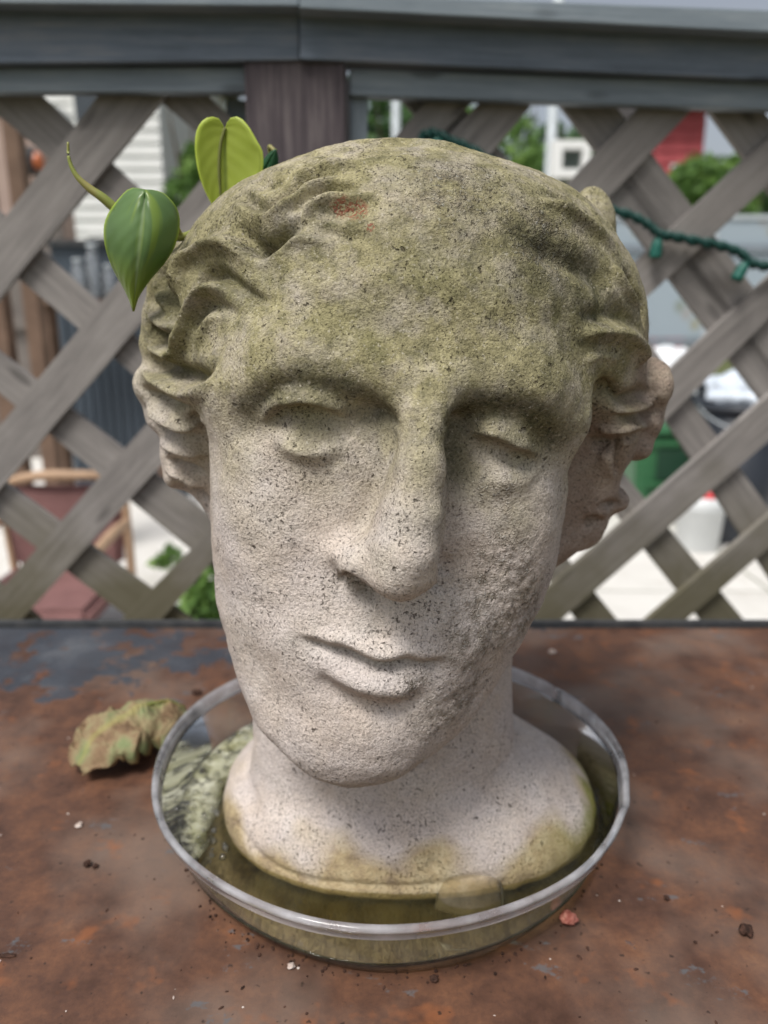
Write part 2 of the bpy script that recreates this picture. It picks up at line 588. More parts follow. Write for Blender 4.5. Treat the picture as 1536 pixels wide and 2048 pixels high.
# --- eyes
# left socket
stroke([(478, 858), (530, 828), (600, 812), (680, 818), (738, 844), (758, 870)], -0.0058, 0.0120, (0.3, 0.15))
dab(744, 854, -0.0062, 0.011)
dab(482, 860, -0.0028, 0.010)
stroke([(520, 842), (546, 816), (586, 801), (623, 803), (654, 817), (686, 840)], 0.0078, 0.0040, (0.35, 0.35))
stroke([(522, 862), (548, 846), (580, 838), (614, 838), (652, 845), (690, 858)], -0.0046, 0.0050, (0.3, 0.3))
dab(608, 872, 0.0024, 0.0090)
stroke([(544, 868), (574, 892), (607, 904), (645, 904), (686, 890)], 0.0036, 0.0044)
# right socket
stroke([(912, 880), (945, 850), (1000, 840), (1060, 858), (1112, 894)], -0.0062, 0.0118, (0.1, 0.35))
dab(920, 877, -0.0076, 0.0110)
dab(934, 935, -0.0048, 0.0120)
stroke([(944, 884), (990, 870), (1034, 885), (1076, 910)], 0.0056, 0.0038)
stroke([(950, 906), (1010, 910), (1068, 926)], -0.0044, 0.0048)
dab(1000, 938, 0.0026, 0.0095)
stroke([(945, 954), (985, 970), (1035, 966), (1078, 942)], 0.0020, 0.0052)
# nose: side creases, nostrils
stroke([(772, 900), (745, 990), (708, 1062), (678, 1095), (664, 1140), (680, 1168)], -0.0024, 0.0050)
stroke([(672, 1158), (700, 1168), (730, 1180), (760, 1200)], -0.0034, 0.0040, (0.05, 0.3))
stroke([(882, 1100), (884, 1150), (872, 1190)], -0.0030, 0.0045)
# mouth
stroke([(608, 1270), (647, 1277), (682, 1280), (710, 1293), (738, 1304), (762, 1309), (787, 1307), (812, 1300), (850, 1310), (884, 1312)], 0.0046, 0.0046, (0.4, 0.4))
stroke([(660, 1340), (690, 1354), (722, 1364), (760, 1374), (796, 1376), (826, 1368)], 0.0074, 0.0076, (0.45, 0.4))
stroke([(600, 1278), (635, 1294), (665, 1302), (691, 1307), (724, 1321), (754, 1331), (783, 1331), (813, 1325), (841, 1333), (880, 1330)], -0.0062, 0.0034, (0.38, 0.5))
dab(634, 1294, -0.0028, 0.0055)
dab(868, 1336, -0.0026, 0.0055)
stroke([(634, 1352), (664, 1380), (704, 1400), (750, 1413), (802, 1416), (848, 1396)], -0.0046, 0.0066, (0.35, 0.35))
stroke([(760, 1225), (752, 1262), (750, 1285)], -0.0016, 0.0055)

# --- hair, viewer's left
HL = 0.0040
def ridge(pts, h=0.0036, w=0.0052, t=(0.2, 0.35)):
    stroke(pts, h * 1.85, w * 0.88, t)
    p = np.array(pts, float)                    # strand lines cut along each side of the lock
    tn = np.gradient(p, axis=0); tn /= np.linalg.norm(tn, axis=1)[:, None]
    nn = np.stack([-tn[:, 1], tn[:, 0]], 1)
    for o_, a_ in ((10, -0.0006), (-10, -0.0005)):
        stroke(p + nn * o_, a_, 0.0016, (0.2, 0.3))
def groove(pts, h=-0.0042, w=0.0048, t=(0.25, 0.35)): stroke(pts, h * 1.85, w * 0.88, t)
groove([(467, 450), (488, 476), (511, 497), (532, 495), (555, 479), (576, 461), (604, 437)], -0.0058, 0.0062)
groove([(500, 492), (525, 497), (545, 488)], -0.0024, 0.0045)
ridge([(349, 590), (361, 553), (374, 528), (394, 512), (421, 497), (445, 490), (462, 492), (482, 504), (506, 516), (532, 513), (555, 503), (581, 487), (607, 479), (660, 482)], 0.0040, 0.0044, (0.06, 0.35))
groove([(388, 590), (400, 566), (413, 551), (431, 547), (447, 555), (464, 569), (484, 584), (512, 597), (545, 602)], -0.0042, 0.0042)
ridge([(352, 694), (374, 657), (382, 630), (394, 604), (410, 584), (431, 574), (452, 576), (476, 590), (500, 608)], 0.0036, 0.0042, (0.06, 0.4))
groove([(384, 668), (392, 642), (406, 619), (427, 612), (450, 619), (478, 630)], -0.0022, 0.0038)
ridge([(396, 690), (408, 655), (425, 634), (450, 634)], 0.0014, 0.0040)
groove([(478, 384), (490, 394), (508, 407), (532, 417), (555, 402), (580, 384), (602, 367), (628, 357), (668, 351)], -0.0036, 0.0042)
ridge([(474, 406), (506, 427), (532, 432), (561, 417), (587, 396), (613, 378), (641, 367), (670, 364), (712, 366)], 0.0028, 0.0040)
groove([(575, 428), (590, 412), (607, 393), (636, 380), (670, 378), (712, 376)], -0.0026, 0.0036)
ridge([(600, 446), (623, 421), (641, 408), (667, 400), (705, 400), (745, 392)], 0.0026, 0.0038)
groove([(630, 428), (644, 420), (667, 427), (695, 426), (730, 416)], -0.0011, 0.0036)
groove([(628, 456), (650, 463), (674, 470), (704, 474), (740, 466)], -0.0014, 0.0036)
groove([(606, 346), (623, 336), (660, 320), (693, 319), (728, 311)], -0.0024, 0.0036)
ridge([(590, 360), (618, 343), (654, 335), (693, 331), (738, 326)], 0.0022, 0.0038)
groove([(508, 352), (530, 366), (556, 362), (580, 345)], -0.0018, 0.0044)
# curls at the outer left edge
groove([(358, 545), (345, 556), (332, 552)], -0.0046, 0.0040)
ridge([(310, 556), (324, 586), (332, 604), (344, 622)], 0.0026, 0.0036)
groove([(336, 572), (342, 598), (350, 622), (362, 634)], -0.0050, 0.0040)
ridge([(303, 617), (320, 637), (338, 653), (360, 655)], 0.0034, 0.0044)
groove([(302, 650), (318, 668), (334, 682), (350, 680)], -0.0052, 0.0042)
ridge([(304, 680), (318, 704), (337, 717), (351, 706), (366, 684)], 0.0034, 0.0042)
groove([(300, 722), (324, 734), (359, 750), (402, 757), (428, 730)], -0.0058, 0.0056, (0.1, 0.3))
ridge([(286, 746), (318, 758), (349, 777), (381, 785), (410, 769), (428, 740)], 0.0042, 0.0050, (0.1, 0.3))
groove([(282, 775), (318, 798), (350, 812), (385, 816)], -0.0036, 0.0038)
ridge([(295, 808), (330, 837), (369, 850), (405, 840)], 0.0030, 0.0042)
groove([(300, 838), (332, 862), (365, 876), (400, 872)], -0.0038, 0.0040)
ridge([(324, 886), (369, 899), (412, 908)], 0.0026, 0.0040)
groove([(330, 918), (368, 935), (410, 946)], -0.0038, 0.0034)
ridge([(334, 938), (372, 956), (410, 972)], 0.0028, 0.0040)
groove([(350, 968), (390, 985), (415, 996)], -0.0032, 0.0038)
# --- hair, viewer's right
groove([(1100, 385), (1127, 401), (1153, 421), (1185, 446)], -0.0020, 0.0036)
ridge([(1080, 402), (1123, 417), (1153, 436), (1183, 458), (1213, 486), (1235, 514)], 0.0024, 0.0042)
groove([(1033, 470), (1084, 500), (1149, 526), (1200, 556), (1216, 599), (1250, 622)], -0.0026, 0.0070)
ridge([(1225, 530), (1240, 560), (1258, 588), (1282, 618)], 0.0018, 0.0034)
groove([(1248, 536), (1267, 571), (1284, 612), (1288, 650)], -0.0026, 0.0034)
groove([(1165, 632), (1210, 636), (1252, 640), (1276, 662)], -0.0024, 0.0050)
ridge([(1165, 672), (1190, 662), (1224, 662), (1254, 668), (1274, 694), (1283, 726)], 0.0034, 0.0052, (0.3, 0.1))
ridge([(1170, 720), (1200, 712), (1235, 720)], 0.0012, 0.0050)
groove([(1200, 762), (1219, 789), (1242, 804), (1267, 799), (1300, 780)], -0.0044, 0.0052, (0.15, 0.2))
ridge([(1208, 790), (1234, 816), (1262, 822), (1293, 805), (1313, 790)], 0.0026, 0.0040)
groove([(1225, 830), (1250, 836), (1275, 834), (1302, 820)], -0.0028, 0.0034)
ridge([(1195, 852), (1222, 857), (1262, 855), (1300, 848)], 0.0022, 0.0040)
groove([(1178, 878), (1209, 889), (1236, 886), (1275, 866)], -0.0034, 0.0042)
groove([(1238, 890), (1238, 918), (1238, 948)], -0.0040, 0.0042)
ridge([(1200, 905), (1220, 920), (1228, 950)], 0.0020, 0.0060)
groove([(1196, 1014), (1222, 1012), (1245, 1005)], -0.0026, 0.0036)
groove([(1172, 1036), (1190, 1048), (1208, 1044)], -0.0034, 0.0042)
# bust: worn ledge near the water line, chips
stroke([(470, 1640), (520, 1710), (590, 1752), (700, 1770), (850, 1772), (1000, 1745)], -0.0016, 0.0022, (0.2, 0.2))
stroke([(500, 1500), (490, 1560), (520, 1640)], -0.0030, 0.0060)
dab(867, 1730, -0.002, 0.003)

# --- weathering relief, larger than the shader grain
def vnoise(X, s, seed):
    o = Vector((seed, seed * 1.7, -seed))
    return np.fromiter((mnoise.noise(Vector(p) * s + o) for p in X), float, len(X))
rough_zone = np.zeros(nV)
for (u, v, r) in ((985, 1215, 0.022), (1010, 1120, 0.015), (940, 1290, 0.014), (940, 1380, 0.013), (880, 1430, 0.012), (1120, 500, 0.016), (1060, 470, 0.012), (1000, 980, 0.008), (1050, 1230, 0.018), (900, 380, 0.020), (830, 1370, 0.007)):
    c = hit(u, v)
    rough_zone += np.exp(-(np.linalg.norm(B - c, axis=1) / r) ** 2.2)
rough_zone = np.clip(rough_zone, 0, 1)
front = B[:, 1] < 0.47
fi = np.where(front)[0]
n1 = np.zeros(nV); n1[fi] = vnoise(B[fi], 90, 3.1)
n2 = np.zeros(nV); n2[fi] = vnoise(B[fi], 320, 7.7)
lower = np.clip((B[:, 2] + 0.30) / 0.06, 0, 1)
DISP += n1 * 0.0007 + n2 * (0.00022 + 0.00028 * rough_zone) * (0.4 + 0.6 * lower)
NB = B + Nn * DISP[:, None]
HEAD_BASE = np.array((0.010, 0.436, TZ - CZ + 0.0035))
me1.vertices.foreach_set('co', (NB - HEAD_BASE).astype(np.float32).ravel())
me1.update()
# colour masks as point attributes: algae film, dark lichen, coarse aggregate, red scratches, pale wear
def attr(me, name, val):
    a = me.attributes.new(name, 'FLOAT', 'POINT')
    a.data.foreach_set('value', np.asarray(val, np.float32))
n3 = np.zeros(nV); n3[fi] = vnoise(B[fi], 38, 1.3)
zt = B[:, 2]
tilt = zt + 0.10 * (B[:, 0] - 0.01)
algae = np.clip((tilt + 0.132 + n3 * 0.030) / 0.110, 0, 1)
algae = algae * algae * (3 - 2 * algae)
behind = np.clip((B[:, 1] - 0.395) / 0.03, 0, 1)
algae *= 1 - 0.85 * np.clip(-(zt + 0.025) / 0.03, 0, 1) * behind       # side hair stays bare stone low down
lichen = np.zeros(nV)
def blot(pts, r, a):
    C = np.array([hit(u, v) for u, v in spline(pts, 16)])
    I = near(C, r * 2.4)
    d, s = dist_poly(B[I], C)
    lichen[I] = np.maximum(lichen[I], a * np.exp(-(d / r) ** 2))
blot([(1040, 470), (1110, 490), (1180, 535), (1205, 590)], 0.011, 1.0)
blot([(1080, 550), (1150, 590), (1195, 640)], 0.016, 0.75)
blot([(506, 486), (545, 488), (570, 468)], 0.007, 0.85)
blot([(396, 562), (440, 552), (500, 586)], 0.006, 0.55)
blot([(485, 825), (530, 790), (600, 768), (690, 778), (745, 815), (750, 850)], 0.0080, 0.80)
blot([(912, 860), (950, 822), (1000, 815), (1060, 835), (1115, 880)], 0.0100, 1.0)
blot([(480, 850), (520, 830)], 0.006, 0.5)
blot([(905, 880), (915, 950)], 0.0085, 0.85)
blot([(480, 390), (530, 418)], 0.006, 0.4)
blot([(640, 466), (740, 462)], 0.006, 0.4)
blot([(310, 650), (345, 670)], 0.007, 0.5)
blot([(320, 735), (400, 745)], 0.007, 0.5)
blot([(900, 330), (950, 400), (930, 480)], 0.018, 0.45)
blot([(800, 470), (830, 560)], 0.014, 0.25)
blot([(1000, 390), (1120, 440), (1220, 540), (1260, 620)], 0.022, 0.50)
blot([(1150, 640), (1110, 720)], 0.016, 0.45)
blot([(460, 400), (420, 520), (340, 640)], 0.022, 0.35)
blot([(1080, 700), (1110, 780)], 0.012, 0.35)
blot([(590, 1280), (680, 1300), (780, 1332), (880, 1328)], 0.0035, 0.35)
blot([(690, 1160), (740, 1190)], 0.004, 0.6)
damp = np.clip((-0.296 - zt + n3 * 0.020) / 0.013, 0, 1)                # stained foot of the bust
c = hit(1120, 1745); c2 = hit(1190, 1680)
dgreen = np.maximum(np.exp(-(np.linalg.norm(B - c, axis=1) / 0.045) ** 2), np.exp(-(np.linalg.norm(B - c2, axis=1) / 0.025) ** 2)) * np.clip((-0.3000 - zt + n3 * 0.008 + n1 * 0.004) / 0.005, 0, 1)
brown_shade = np.clip((B[:, 0] - 0.078) / 0.014, 0, 1) * np.clip((-0.005 - zt) / 0.03, 0, 1) * np.clip((zt + 0.20) / 0.03, 0, 1) * np.clip((B[:, 1] - 0.375) / 0.015, 0, 1)  # browner stone, plus the shade of the right side hair painted into the colour
for nm, val in (('brown_shade', brown_shade), ('algae', algae), ('lichen', lichen), ('coarse', rough_zone), ('damp', damp), ('moss', dgreen)):
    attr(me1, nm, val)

# --- cast stone
N = NT('cast_stone', 0.93, 0.15)
al, li, co, dm, ms = (N.attr(k) for k in ('algae', 'lichen', 'coarse', 'damp', 'moss'))
big = N.noise(22, 5, 0.6)
med = N.noise(130, 4, 0.6)
grain = N.noise(900, 3, 0.65)
grain2 = N.noise(420, 4, 0.7)
stone = N.ramp(big, [(0.3, srgb(188, 177, 171)), (0.55, srgb(203, 193, 187)), (0.75, srgb(211, 202, 194))])
warm = N.ramp(N.noise(34, 4, 0.6, N.mapping(N.pos(), loc=(3, 1, 2))), [(0.40, 0.0), (0.66, 1.0)])
stone = N.mix(N.math('MULTIPLY', warm, 0.25), stone, srgb(200, 178, 150))
yel = N.ramp(med, [(0.3, srgb(108, 104, 74)), (0.5, srgb(143, 136, 100)), (0.7, srgb(168, 160, 122))])
alf = N.math('MULTIPLY', al, N.ramp(N.noise(60, 5, 0.65, N.mapping(N.pos(), loc=(1, 5, 2))), [(0.28, 0.45), (0.55, 0.95)]))
col = N.mix(alf, stone, yel)
grn = N.ramp(N.noise(26, 4, 0.6, N.mapping(N.pos(), loc=(7, 2, 4))), [(0.5, 0.0), (0.75, 0.7)])
col = N.mix(N.math('MULTIPLY', N.math('MULTIPLY', grn, al), 0.6), col, srgb(106, 106, 62))
col = N.mix(N.math('MULTIPLY', N.attr('brown_shade'), N.ramp(N.noise(40, 5, 0.6), [(0.3, 0.45), (0.6, 0.9)])), col, srgb(152, 134, 121))  # brown stone tone with the side's shade mixed in
# lichen film breaks up with the grain
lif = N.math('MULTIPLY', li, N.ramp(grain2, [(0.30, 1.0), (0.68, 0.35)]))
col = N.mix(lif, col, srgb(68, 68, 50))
# fine light/dark grains
g1 = N.ramp(grain, [(0.32, 0.50), (0.47, 0.98), (0.70, 1.18)])
col = N.mix(0.9, col, g1, 'MULTIPLY')
lg = N.ramp(N.noise(620, 2, 0.6, N.mapping(N.pos(), loc=(2, 8, 5))), [(0.62, 0.0), (0.72, 0.40)])
col = N.mix(lg, col, srgb(214, 206, 190))
# sand pits: irregular, clustered
pn = N.noise(640, 4, 0.76, N.mapping(N.pos(), loc=(5, 3, 1)), 0.15)
clus = N.math('MULTIPLY', N.ramp(N.noise(46, 3), [(0.3, 0.0), (0.7, 1.0)]), 0.10)
pit = N.ramp(N.math('SUBTRACT', pn, clus), [(0.285, 1.0), (0.345, 0.0)])
col = N.mix(N.math('MULTIPLY', pit, 0.78), col, srgb(64, 55, 45))
pvec = N.n('ShaderNodeVectorMath', operation='ADD')
N.put(pvec.inputs[0], N.pos())
sc_ = N.n('ShaderNodeVectorMath', operation='SCALE')
N.put(sc_.inputs[0], N.noise(420, 2, 0.5, color=True)); sc_.inputs['Scale'].default_value = 0.005
N.put(pvec.inputs[1], sc_.outputs[0])
pv2 = N.voronoi(170, vec=pvec.outputs[0])
pick2 = N.ramp(N.sep(N.voronoi(170, out='Color', vec=pvec.outputs[0]))[1], [(0.84, 0.0), (0.90, 1.0)])
pit2 = N.math('MULTIPLY', N.ramp(pv2, [(0.10, 1.0), (0.20, 0.0)]), pick2)
col = N.mix(N.math('MULTIPLY', pit2, 0.65), col, srgb(56, 49, 41))
# exposed aggregate
avec = N.mapping(pvec.outputs[0], scale=(1, 1, 1.25))
av = N.voronoi(560, vec=avec)
ac = N.voronoi(560, out='Color', vec=avec)
acol = N.ramp(N.sep(ac)[2], [(0.0, srgb(120, 108, 92)), (0.35, srgb(176, 166, 148)), (0.7, srgb(150, 142, 128)), (0.9, srgb(205, 202, 194)), (1.0, srgb(226, 224, 218))])
agg = N.mix(N.ramp(av, [(0.30, 0.0), (0.60, 1.0)]), acol, srgb(104, 92, 75))
cof = N.math('MULTIPLY', co, N.ramp(N.noise(150, 4, 0.65), [(0.40, 0.05), (0.64, 0.75)]))
agg = N.mix(N.math('MULTIPLY', li, 0.75), agg, srgb(78, 76, 62))
col = N.mix(cof, col, agg)
# stained foot
dcol = N.ramp(N.noise(70, 5, 0.65), [(0.3, srgb(104, 82, 48)), (0.5, srgb(168, 148, 104)), (0.7, srgb(190, 176, 138))])
col = N.mix(N.math('MULTIPLY', dm, 0.8), col, dcol)
col = N.mix(N.math('MULTIPLY', ms, N.ramp(grain2, [(0.3, 0.6), (0.55, 1.0)])), col, srgb(112, 120, 22))
# three little red paint marks
def redmark(u, v, r, seed):
    global col
    c = (hit(u, v) - HEAD_BASE)
    vm = N.n('ShaderNodeVectorMath', operation='DISTANCE')
    N.put(vm.inputs[0], N.pos()); vm.inputs[1].default_value = c
    f = N.ramp(N.math('DIVIDE', vm.outputs['Value'], r), [(0.55, 1.0), (1.0, 0.0)])
    sc = N.ramp(N.noise(620, 2, 0.5, N.mapping(N.pos(), loc=(seed, 0, 0)), 1.0), [(0.46, 0.0), (0.55, 1.0)])
    col = N.mix(N.math('MULTIPLY', N.math('MULTIPLY', f, sc), 0.65), col, srgb(140, 50, 46))
redmark(714, 420, 0.0055, 1.0); redmark(682, 412, 0.0055, 2.0); redmark(740, 454, 0.0024, 3.0)
N.base(col)
hgt = N.math('ADD', N.math('MULTIPLY', grain, 0.55), N.math('MULTIPLY', grain2, 0.7))
hgt = N.math('SUBTRACT', hgt, N.math('MULTIPLY', pit, 0.7))
hgt = N.math('SUBTRACT', hgt, N.math('MULTIPLY', pit2, 0.9))
hgt = N.math('ADD', hgt, N.math('MULTIPLY', cof, N.ramp(av, [(0.15, 1.3), (0.6, 0.0)])))
N.normal(N.bump(hgt, 0.95, 0.0016))
STONE = N.m
me1.name = 'stone_head'
me1.materials.clear()
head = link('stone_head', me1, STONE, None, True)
head.location = HEAD_BASE + np.array((0, 0, CZ))
tag(head, 'weathered cast stone head planter with wavy hair, standing in the clear saucer', 'planter')

# ================================================================== TABLE
N = NT('rusty_steel', 0.6, 0.4)
pz_ = N.pos()
xyz = N.sep()
n_big = N.noise(5.5, 6, 0.62)
n_mid = N.noise(30, 6, 0.68)
n_fin = N.noise(260, 4, 0.7)
streak = N.noise(1.0, 5, 0.6, N.mapping(pz_, scale=(9, 60, 9)))
rust = N.ramp(n_mid, [(0.28, srgb(62, 44, 35)), (0.46, srgb(88, 62, 49)), (0.60, srgb(106, 73, 54)), (0.78, srgb(126, 88, 62))])
rust = N.mix(N.ramp(n_fin, [(0.35, 0.35), (0.62, 0.0)]), rust, srgb(62, 44, 40))
rust = N.mix(N.ramp(N.noise(11, 3, 0.5, N.mapping(pz_, loc=(2, 0, 0))), [(0.46, 0.0), (0.68, 0.55)]), rust, srgb(122, 108, 98))
org = N.ramp(N.noise(34, 3, 0.6, N.mapping(pz_, loc=(0, 4, 0))), [(0.60, 0.0), (0.72, 0.6)])
rust = N.mix(org, rust, srgb(136, 84, 52))
# old blue-grey paint: holds on along the back edge, mostly to the left, and in flakes elsewhere
yb_ = N.math('SUBTRACT', xyz[1], 0.195)                       # object space: 0 at dish centre
back = N.ramp(N.math('ADD', N.math('MULTIPLY', xyz[0], -0.25), yb_), [(0.0, 0.0), (0.055, 1.0)])
pnt = N.math('ADD', N.math('MULTIPLY', back, 0.145), N.math('ADD', N.math('MULTIPLY', n_big, 0.30), N.math('MULTIPLY', n_mid, 0.50)))
paint = N.ramp(pnt, [(0.50, 0.0), (0.53, 1.0)])
pc = N.ramp(N.noise(14, 5, 0.6), [(0.3, srgb(38, 46, 55)), (0.55, srgb(56, 66, 76)), (0.75, srgb(92, 98, 104))])
col = N.mix(N.math('MULTIPLY', paint, 0.88), rust, pc)
fl = N.ramp(N.math('ADD', N.math('MULTIPLY', N.noise(20, 5, 0.7, N.mapping(pz_, loc=(9, 0, 0), scale=(1, 1.6, 1))), 0.8), N.math('MULTIPLY', n_fin, 0.2)), [(0.595, 0.0), (0.63, 0.7)])
col = N.mix(fl, col, srgb(88, 92, 96))
wsp = N.math('MULTIPLY', N.ramp(N.voronoi(85), [(0.045, 1.0), (0.07, 0.0)]), N.ramp(N.sep(N.voronoi(85, out='Color'))[0], [(0.90, 0.0), (0.92, 1.0)]))
col = N.mix(wsp, col, srgb(205, 196, 188))
dsp = N.ramp(N.noise(190, 2, 0.5, N.mapping(pz_, loc=(3, 3, 0))), [(0.27, 0.8), (0.32, 0.0)])
col = N.mix(dsp, col, srgb(44, 34, 30))
N.base(col)
N.set('Roughness', N.ramp(n_mid, [(0.3, 0.34), (0.7, 0.58)]))
N.normal(N.bump(N.math('ADD', N.math('MULTIPLY', n_fin, 0.5), N.math('ADD', n_mid, paint)), 0.5, 0.0007))
RUST = N.m

def box(bm, lo, hi, bev=0.0):
    r = bmesh.ops.create_cube(bm, size=1.0)
    lo, hi = Vector(lo), Vector(hi)
    for v in r['verts']:
        v.co = Vector(((v.co.x + 0.5) * (hi.x - lo.x) + lo.x, (v.co.y + 0.5) * (hi.y - lo.y) + lo.y, (v.co.z + 0.5) * (hi.z - lo.z) + lo.z))
    if bev > 0:
        es = list({e for v in r['verts'] for e in v.link_edges})
        bmesh.ops.bevel(bm, geom=es, offset=bev, segments=2, affect='EDGES', profile=0.7)

def box_obj(name, lo, hi, mat, parent=None, bev=0.0, smooth=False):
    """box with origin at its lower centre; parent keeps it where it stands"""
    c = Vector(((lo[0] + hi[0]) / 2, (lo[1] + hi[1]) / 2, lo[2]))
    bm = bmesh.new()
    box(bm, Vector(lo) - c, Vector(hi) - c, bev)
    o = bm_obj(name, bm, mat, None, smooth)
    o.location = c
    if parent is not None:
        adopt(o, parent)
    return o

DC = np.array((0.0038, 0.4439))          # saucer centre
table = empty('steel_table', (DC[0], DC[1], 0))
tag(table, 'rusty brown steel table with worn blue-grey paint along its back edge', 'table')
bm = bmesh.new()
box(bm, (-0.75, -0.40, -0.012), (0.75, 0.288, 0.0), 0.002)
tt = bm_obj('table_top', bm, RUST)
tt.location = (DC[0], DC[1], TZ)
adopt(tt, table)
M_dark = NT('dark_steel', 0.55, 0.4)
M_dark.base(M_dark.ramp(M_dark.noise(40, 5, 0.65), [(0.35, srgb(44, 48, 52)), (0.7, srgb(76, 76, 76))]))
bm = bmesh.new()
box(bm, (-0.75, 0.290, -0.035), (0.75, 0.296, 0.006), 0.001)
lip = bm_obj('back_lip', bm, M_dark.m)
lip.location = (DC[0], DC[1], TZ)
adopt(lip, table)
for x, y in ((-0.72, -0.36), (0.72, -0.36), (-0.72, 0.26), (0.72, 0.26)):
    box_obj('leg', (DC[0] + x - 0.018, DC[1] + y - 0.018, 0.0), (DC[0] + x + 0.018, DC[1] + y + 0.018, TZ - 0.0125), M_dark.m, table)

# ================================================================== CLEAR SAUCER, WATER
def lathe(prof, seg=128, fn=None, closed=False):
    """prof: (r, z) list; fn(theta, r, z) -> (r, z) tweak"""
    bm = bmesh.new()
    rings = []
    for r, z in prof:
        ring = []
        for i in range(seg):
            th = 2 * math.pi * i / seg
            rr, zz = fn(th, r, z) if fn else (r, z)
            ring.append(bm.verts.new((rr * math.cos(th), rr * math.sin(th), zz)))
        rings.append(ring)
    for a, b in zip(rings[:-1], rings[1:]):
        for i in range(seg):
            bm.faces.new((a[i], a[(i + 1) % seg], b[(i + 1) % seg], b[i]))
    if closed:
        bm.faces.new(list(reversed(rings[0])))
        bm.faces.new(rings[-1])
    bmesh.ops.recalc_face_normals(bm, faces=bm.faces)
    return bm

def thin_plastic(name, tint, haze, hazecol, ior=1.49, rough=0.06):
    """clear plastic sheet: transmits straight through, Fresnel gloss, a little milky scatter"""
    m = bpy.data.materials.new(name); m.use_nodes = True
    t = m.node_tree
    for n in list(t.nodes): t.nodes.remove(n)
    out = t.nodes.new('ShaderNodeOutputMaterial')
    tr = t.nodes.new('ShaderNodeBsdfTransparent'); tr.inputs[0].default_value = (*tint, 1)
    gl = t.nodes.new('ShaderNodeBsdfGlossy'); gl.inputs['Roughness'].default_value = rough
    df = t.nodes.new('ShaderNodeBsdfDiffuse'); df.inputs[0].default_value = (*hazecol, 1)
    tl = t.nodes.new('ShaderNodeBsdfTranslucent'); tl.inputs[0].default_value = (*hazecol, 1)
    ad = t.nodes.new('ShaderNodeMixShader'); ad.inputs[0].default_value = 0.5
    t.links.new(df.outputs[0], ad.inputs[1]); t.links.new(tl.outputs[0], ad.inputs[2])
    tc = t.nodes.new('ShaderNodeTexCoord')
    nz_ = t.nodes.new('ShaderNodeTexNoise'); nz_.inputs['Scale'].default_value = 45; nz_.inputs['Detail'].default_value = 5
    t.links.new(tc.outputs['Object'], nz_.inputs['Vector'])
    mr = t.nodes.new('ShaderNodeMapRange'); mr.inputs[1].default_value = 0.3; mr.inputs[2].default_value = 0.75
    mr.inputs[3].default_value = haze * 0.35; mr.inputs[4].default_value = min(1.0, haze * 1.7)
    t.links.new(nz_.outputs['Fac'], mr.inputs[0])
    m1 = t.nodes.new('ShaderNodeMixShader')
    t.links.new(mr.outputs[0], m1.inputs[0])
    t.links.new(tr.outputs[0], m1.inputs[1]); t.links.new(ad.outputs[0], m1.inputs[2])
    fr = t.nodes.new('ShaderNodeFresnel'); fr.inputs[0].default_value = ior
    m2 = t.nodes.new('ShaderNodeMixShader')
    t.links.new(fr.outputs[0], m2.inputs[0])
    t.links.new(m1.outputs[0], m2.inputs[1]); t.links.new(gl.outputs[0], m2.inputs[2])
    t.links.new(m2.outputs[0], out.inputs['Surface'])
    return m, t, gl, tc

M_plast = thin_plastic('clear_plastic', (0.95, 0.95, 0.92), 0.15, (0.72, 0.70, 0.62), 1.28, 0.04)[0]
M_rim = thin_plastic('clear_plastic_rim', (0.93, 0.93, 0.95), 0.44, (0.96, 0.96, 1.0), 1.42, 0.07)[0]
rng = random.Random(4)
def wob(th, r, z):
    w = 0.0008 * math.sin(3 * th + 0.5) + 0.0005 * math.sin(7 * th + 1.0)
    return r + w, z
def wob_rim(th, r, z):
    r, z = wob(th, r, z)
    for c, s, a in ((rad(33), 0.035, 0.0018), (rad(-22), 0.05, 0.0016), (rad(-40), 0.03, -0.0010), (rad(12), 0.05, 0.0008)):
        d = (th - c + math.pi) % (2 * math.pi) - math.pi
        r += a * math.exp(-(d / s) ** 2) * 0.7
        z -= abs(a) * math.exp(-(d / s) ** 2) * 0.9
    return r, z
saucer = empty('plant_saucer', (DC[0], DC[1], TZ))
tag(saucer, 'clear plastic plant saucer with a chipped rim holding water round the stone bust', 'saucer')
def wob_foot(th, r, z):
    r, z = wob(th, r, z)
    return r + 0.0012 * math.sin(5 * th + 2.2) * (1 if z < 0.006 else 0.3), z
wall = bm_obj('wall', lathe([(0.1300, 0.0006), (0.1325, 0.0022), (0.1345, 0.006), (0.1385, 0.016), (0.1430, 0.030), (0.1448, 0.0355)], 160, wob_foot), M_plast, saucer, True)
rimo = bm_obj('rim', lathe([(0.1448, 0.0352), (0.1474, 0.0354), (0.1486, 0.0366), (0.1486, 0.0400), (0.1496, 0.0406), (0.1506, 0.0424), (0.1504, 0.0440), (0.1492, 0.0449), (0.1474, 0.0446), (0.1464, 0.0432), (0.1460, 0.0410), (0.1450, 0.0370)], 160, wob_rim), M_rim, saucer, True)
N = NT('saucer_silt', 0.6, 0.4)
N.base(N.ramp(N.noise(38, 6, 0.65), [(0.30, srgb(116, 108, 70)), (0.5, srgb(170, 162, 120)), (0.68, srgb(202, 196, 160))]))
floor_ = bm_obj('floor', lathe([(0.002, 0.0016), (0.06, 0.0016), (0.1290, 0.0016)], 96, wob, False), N.m, saucer, True)

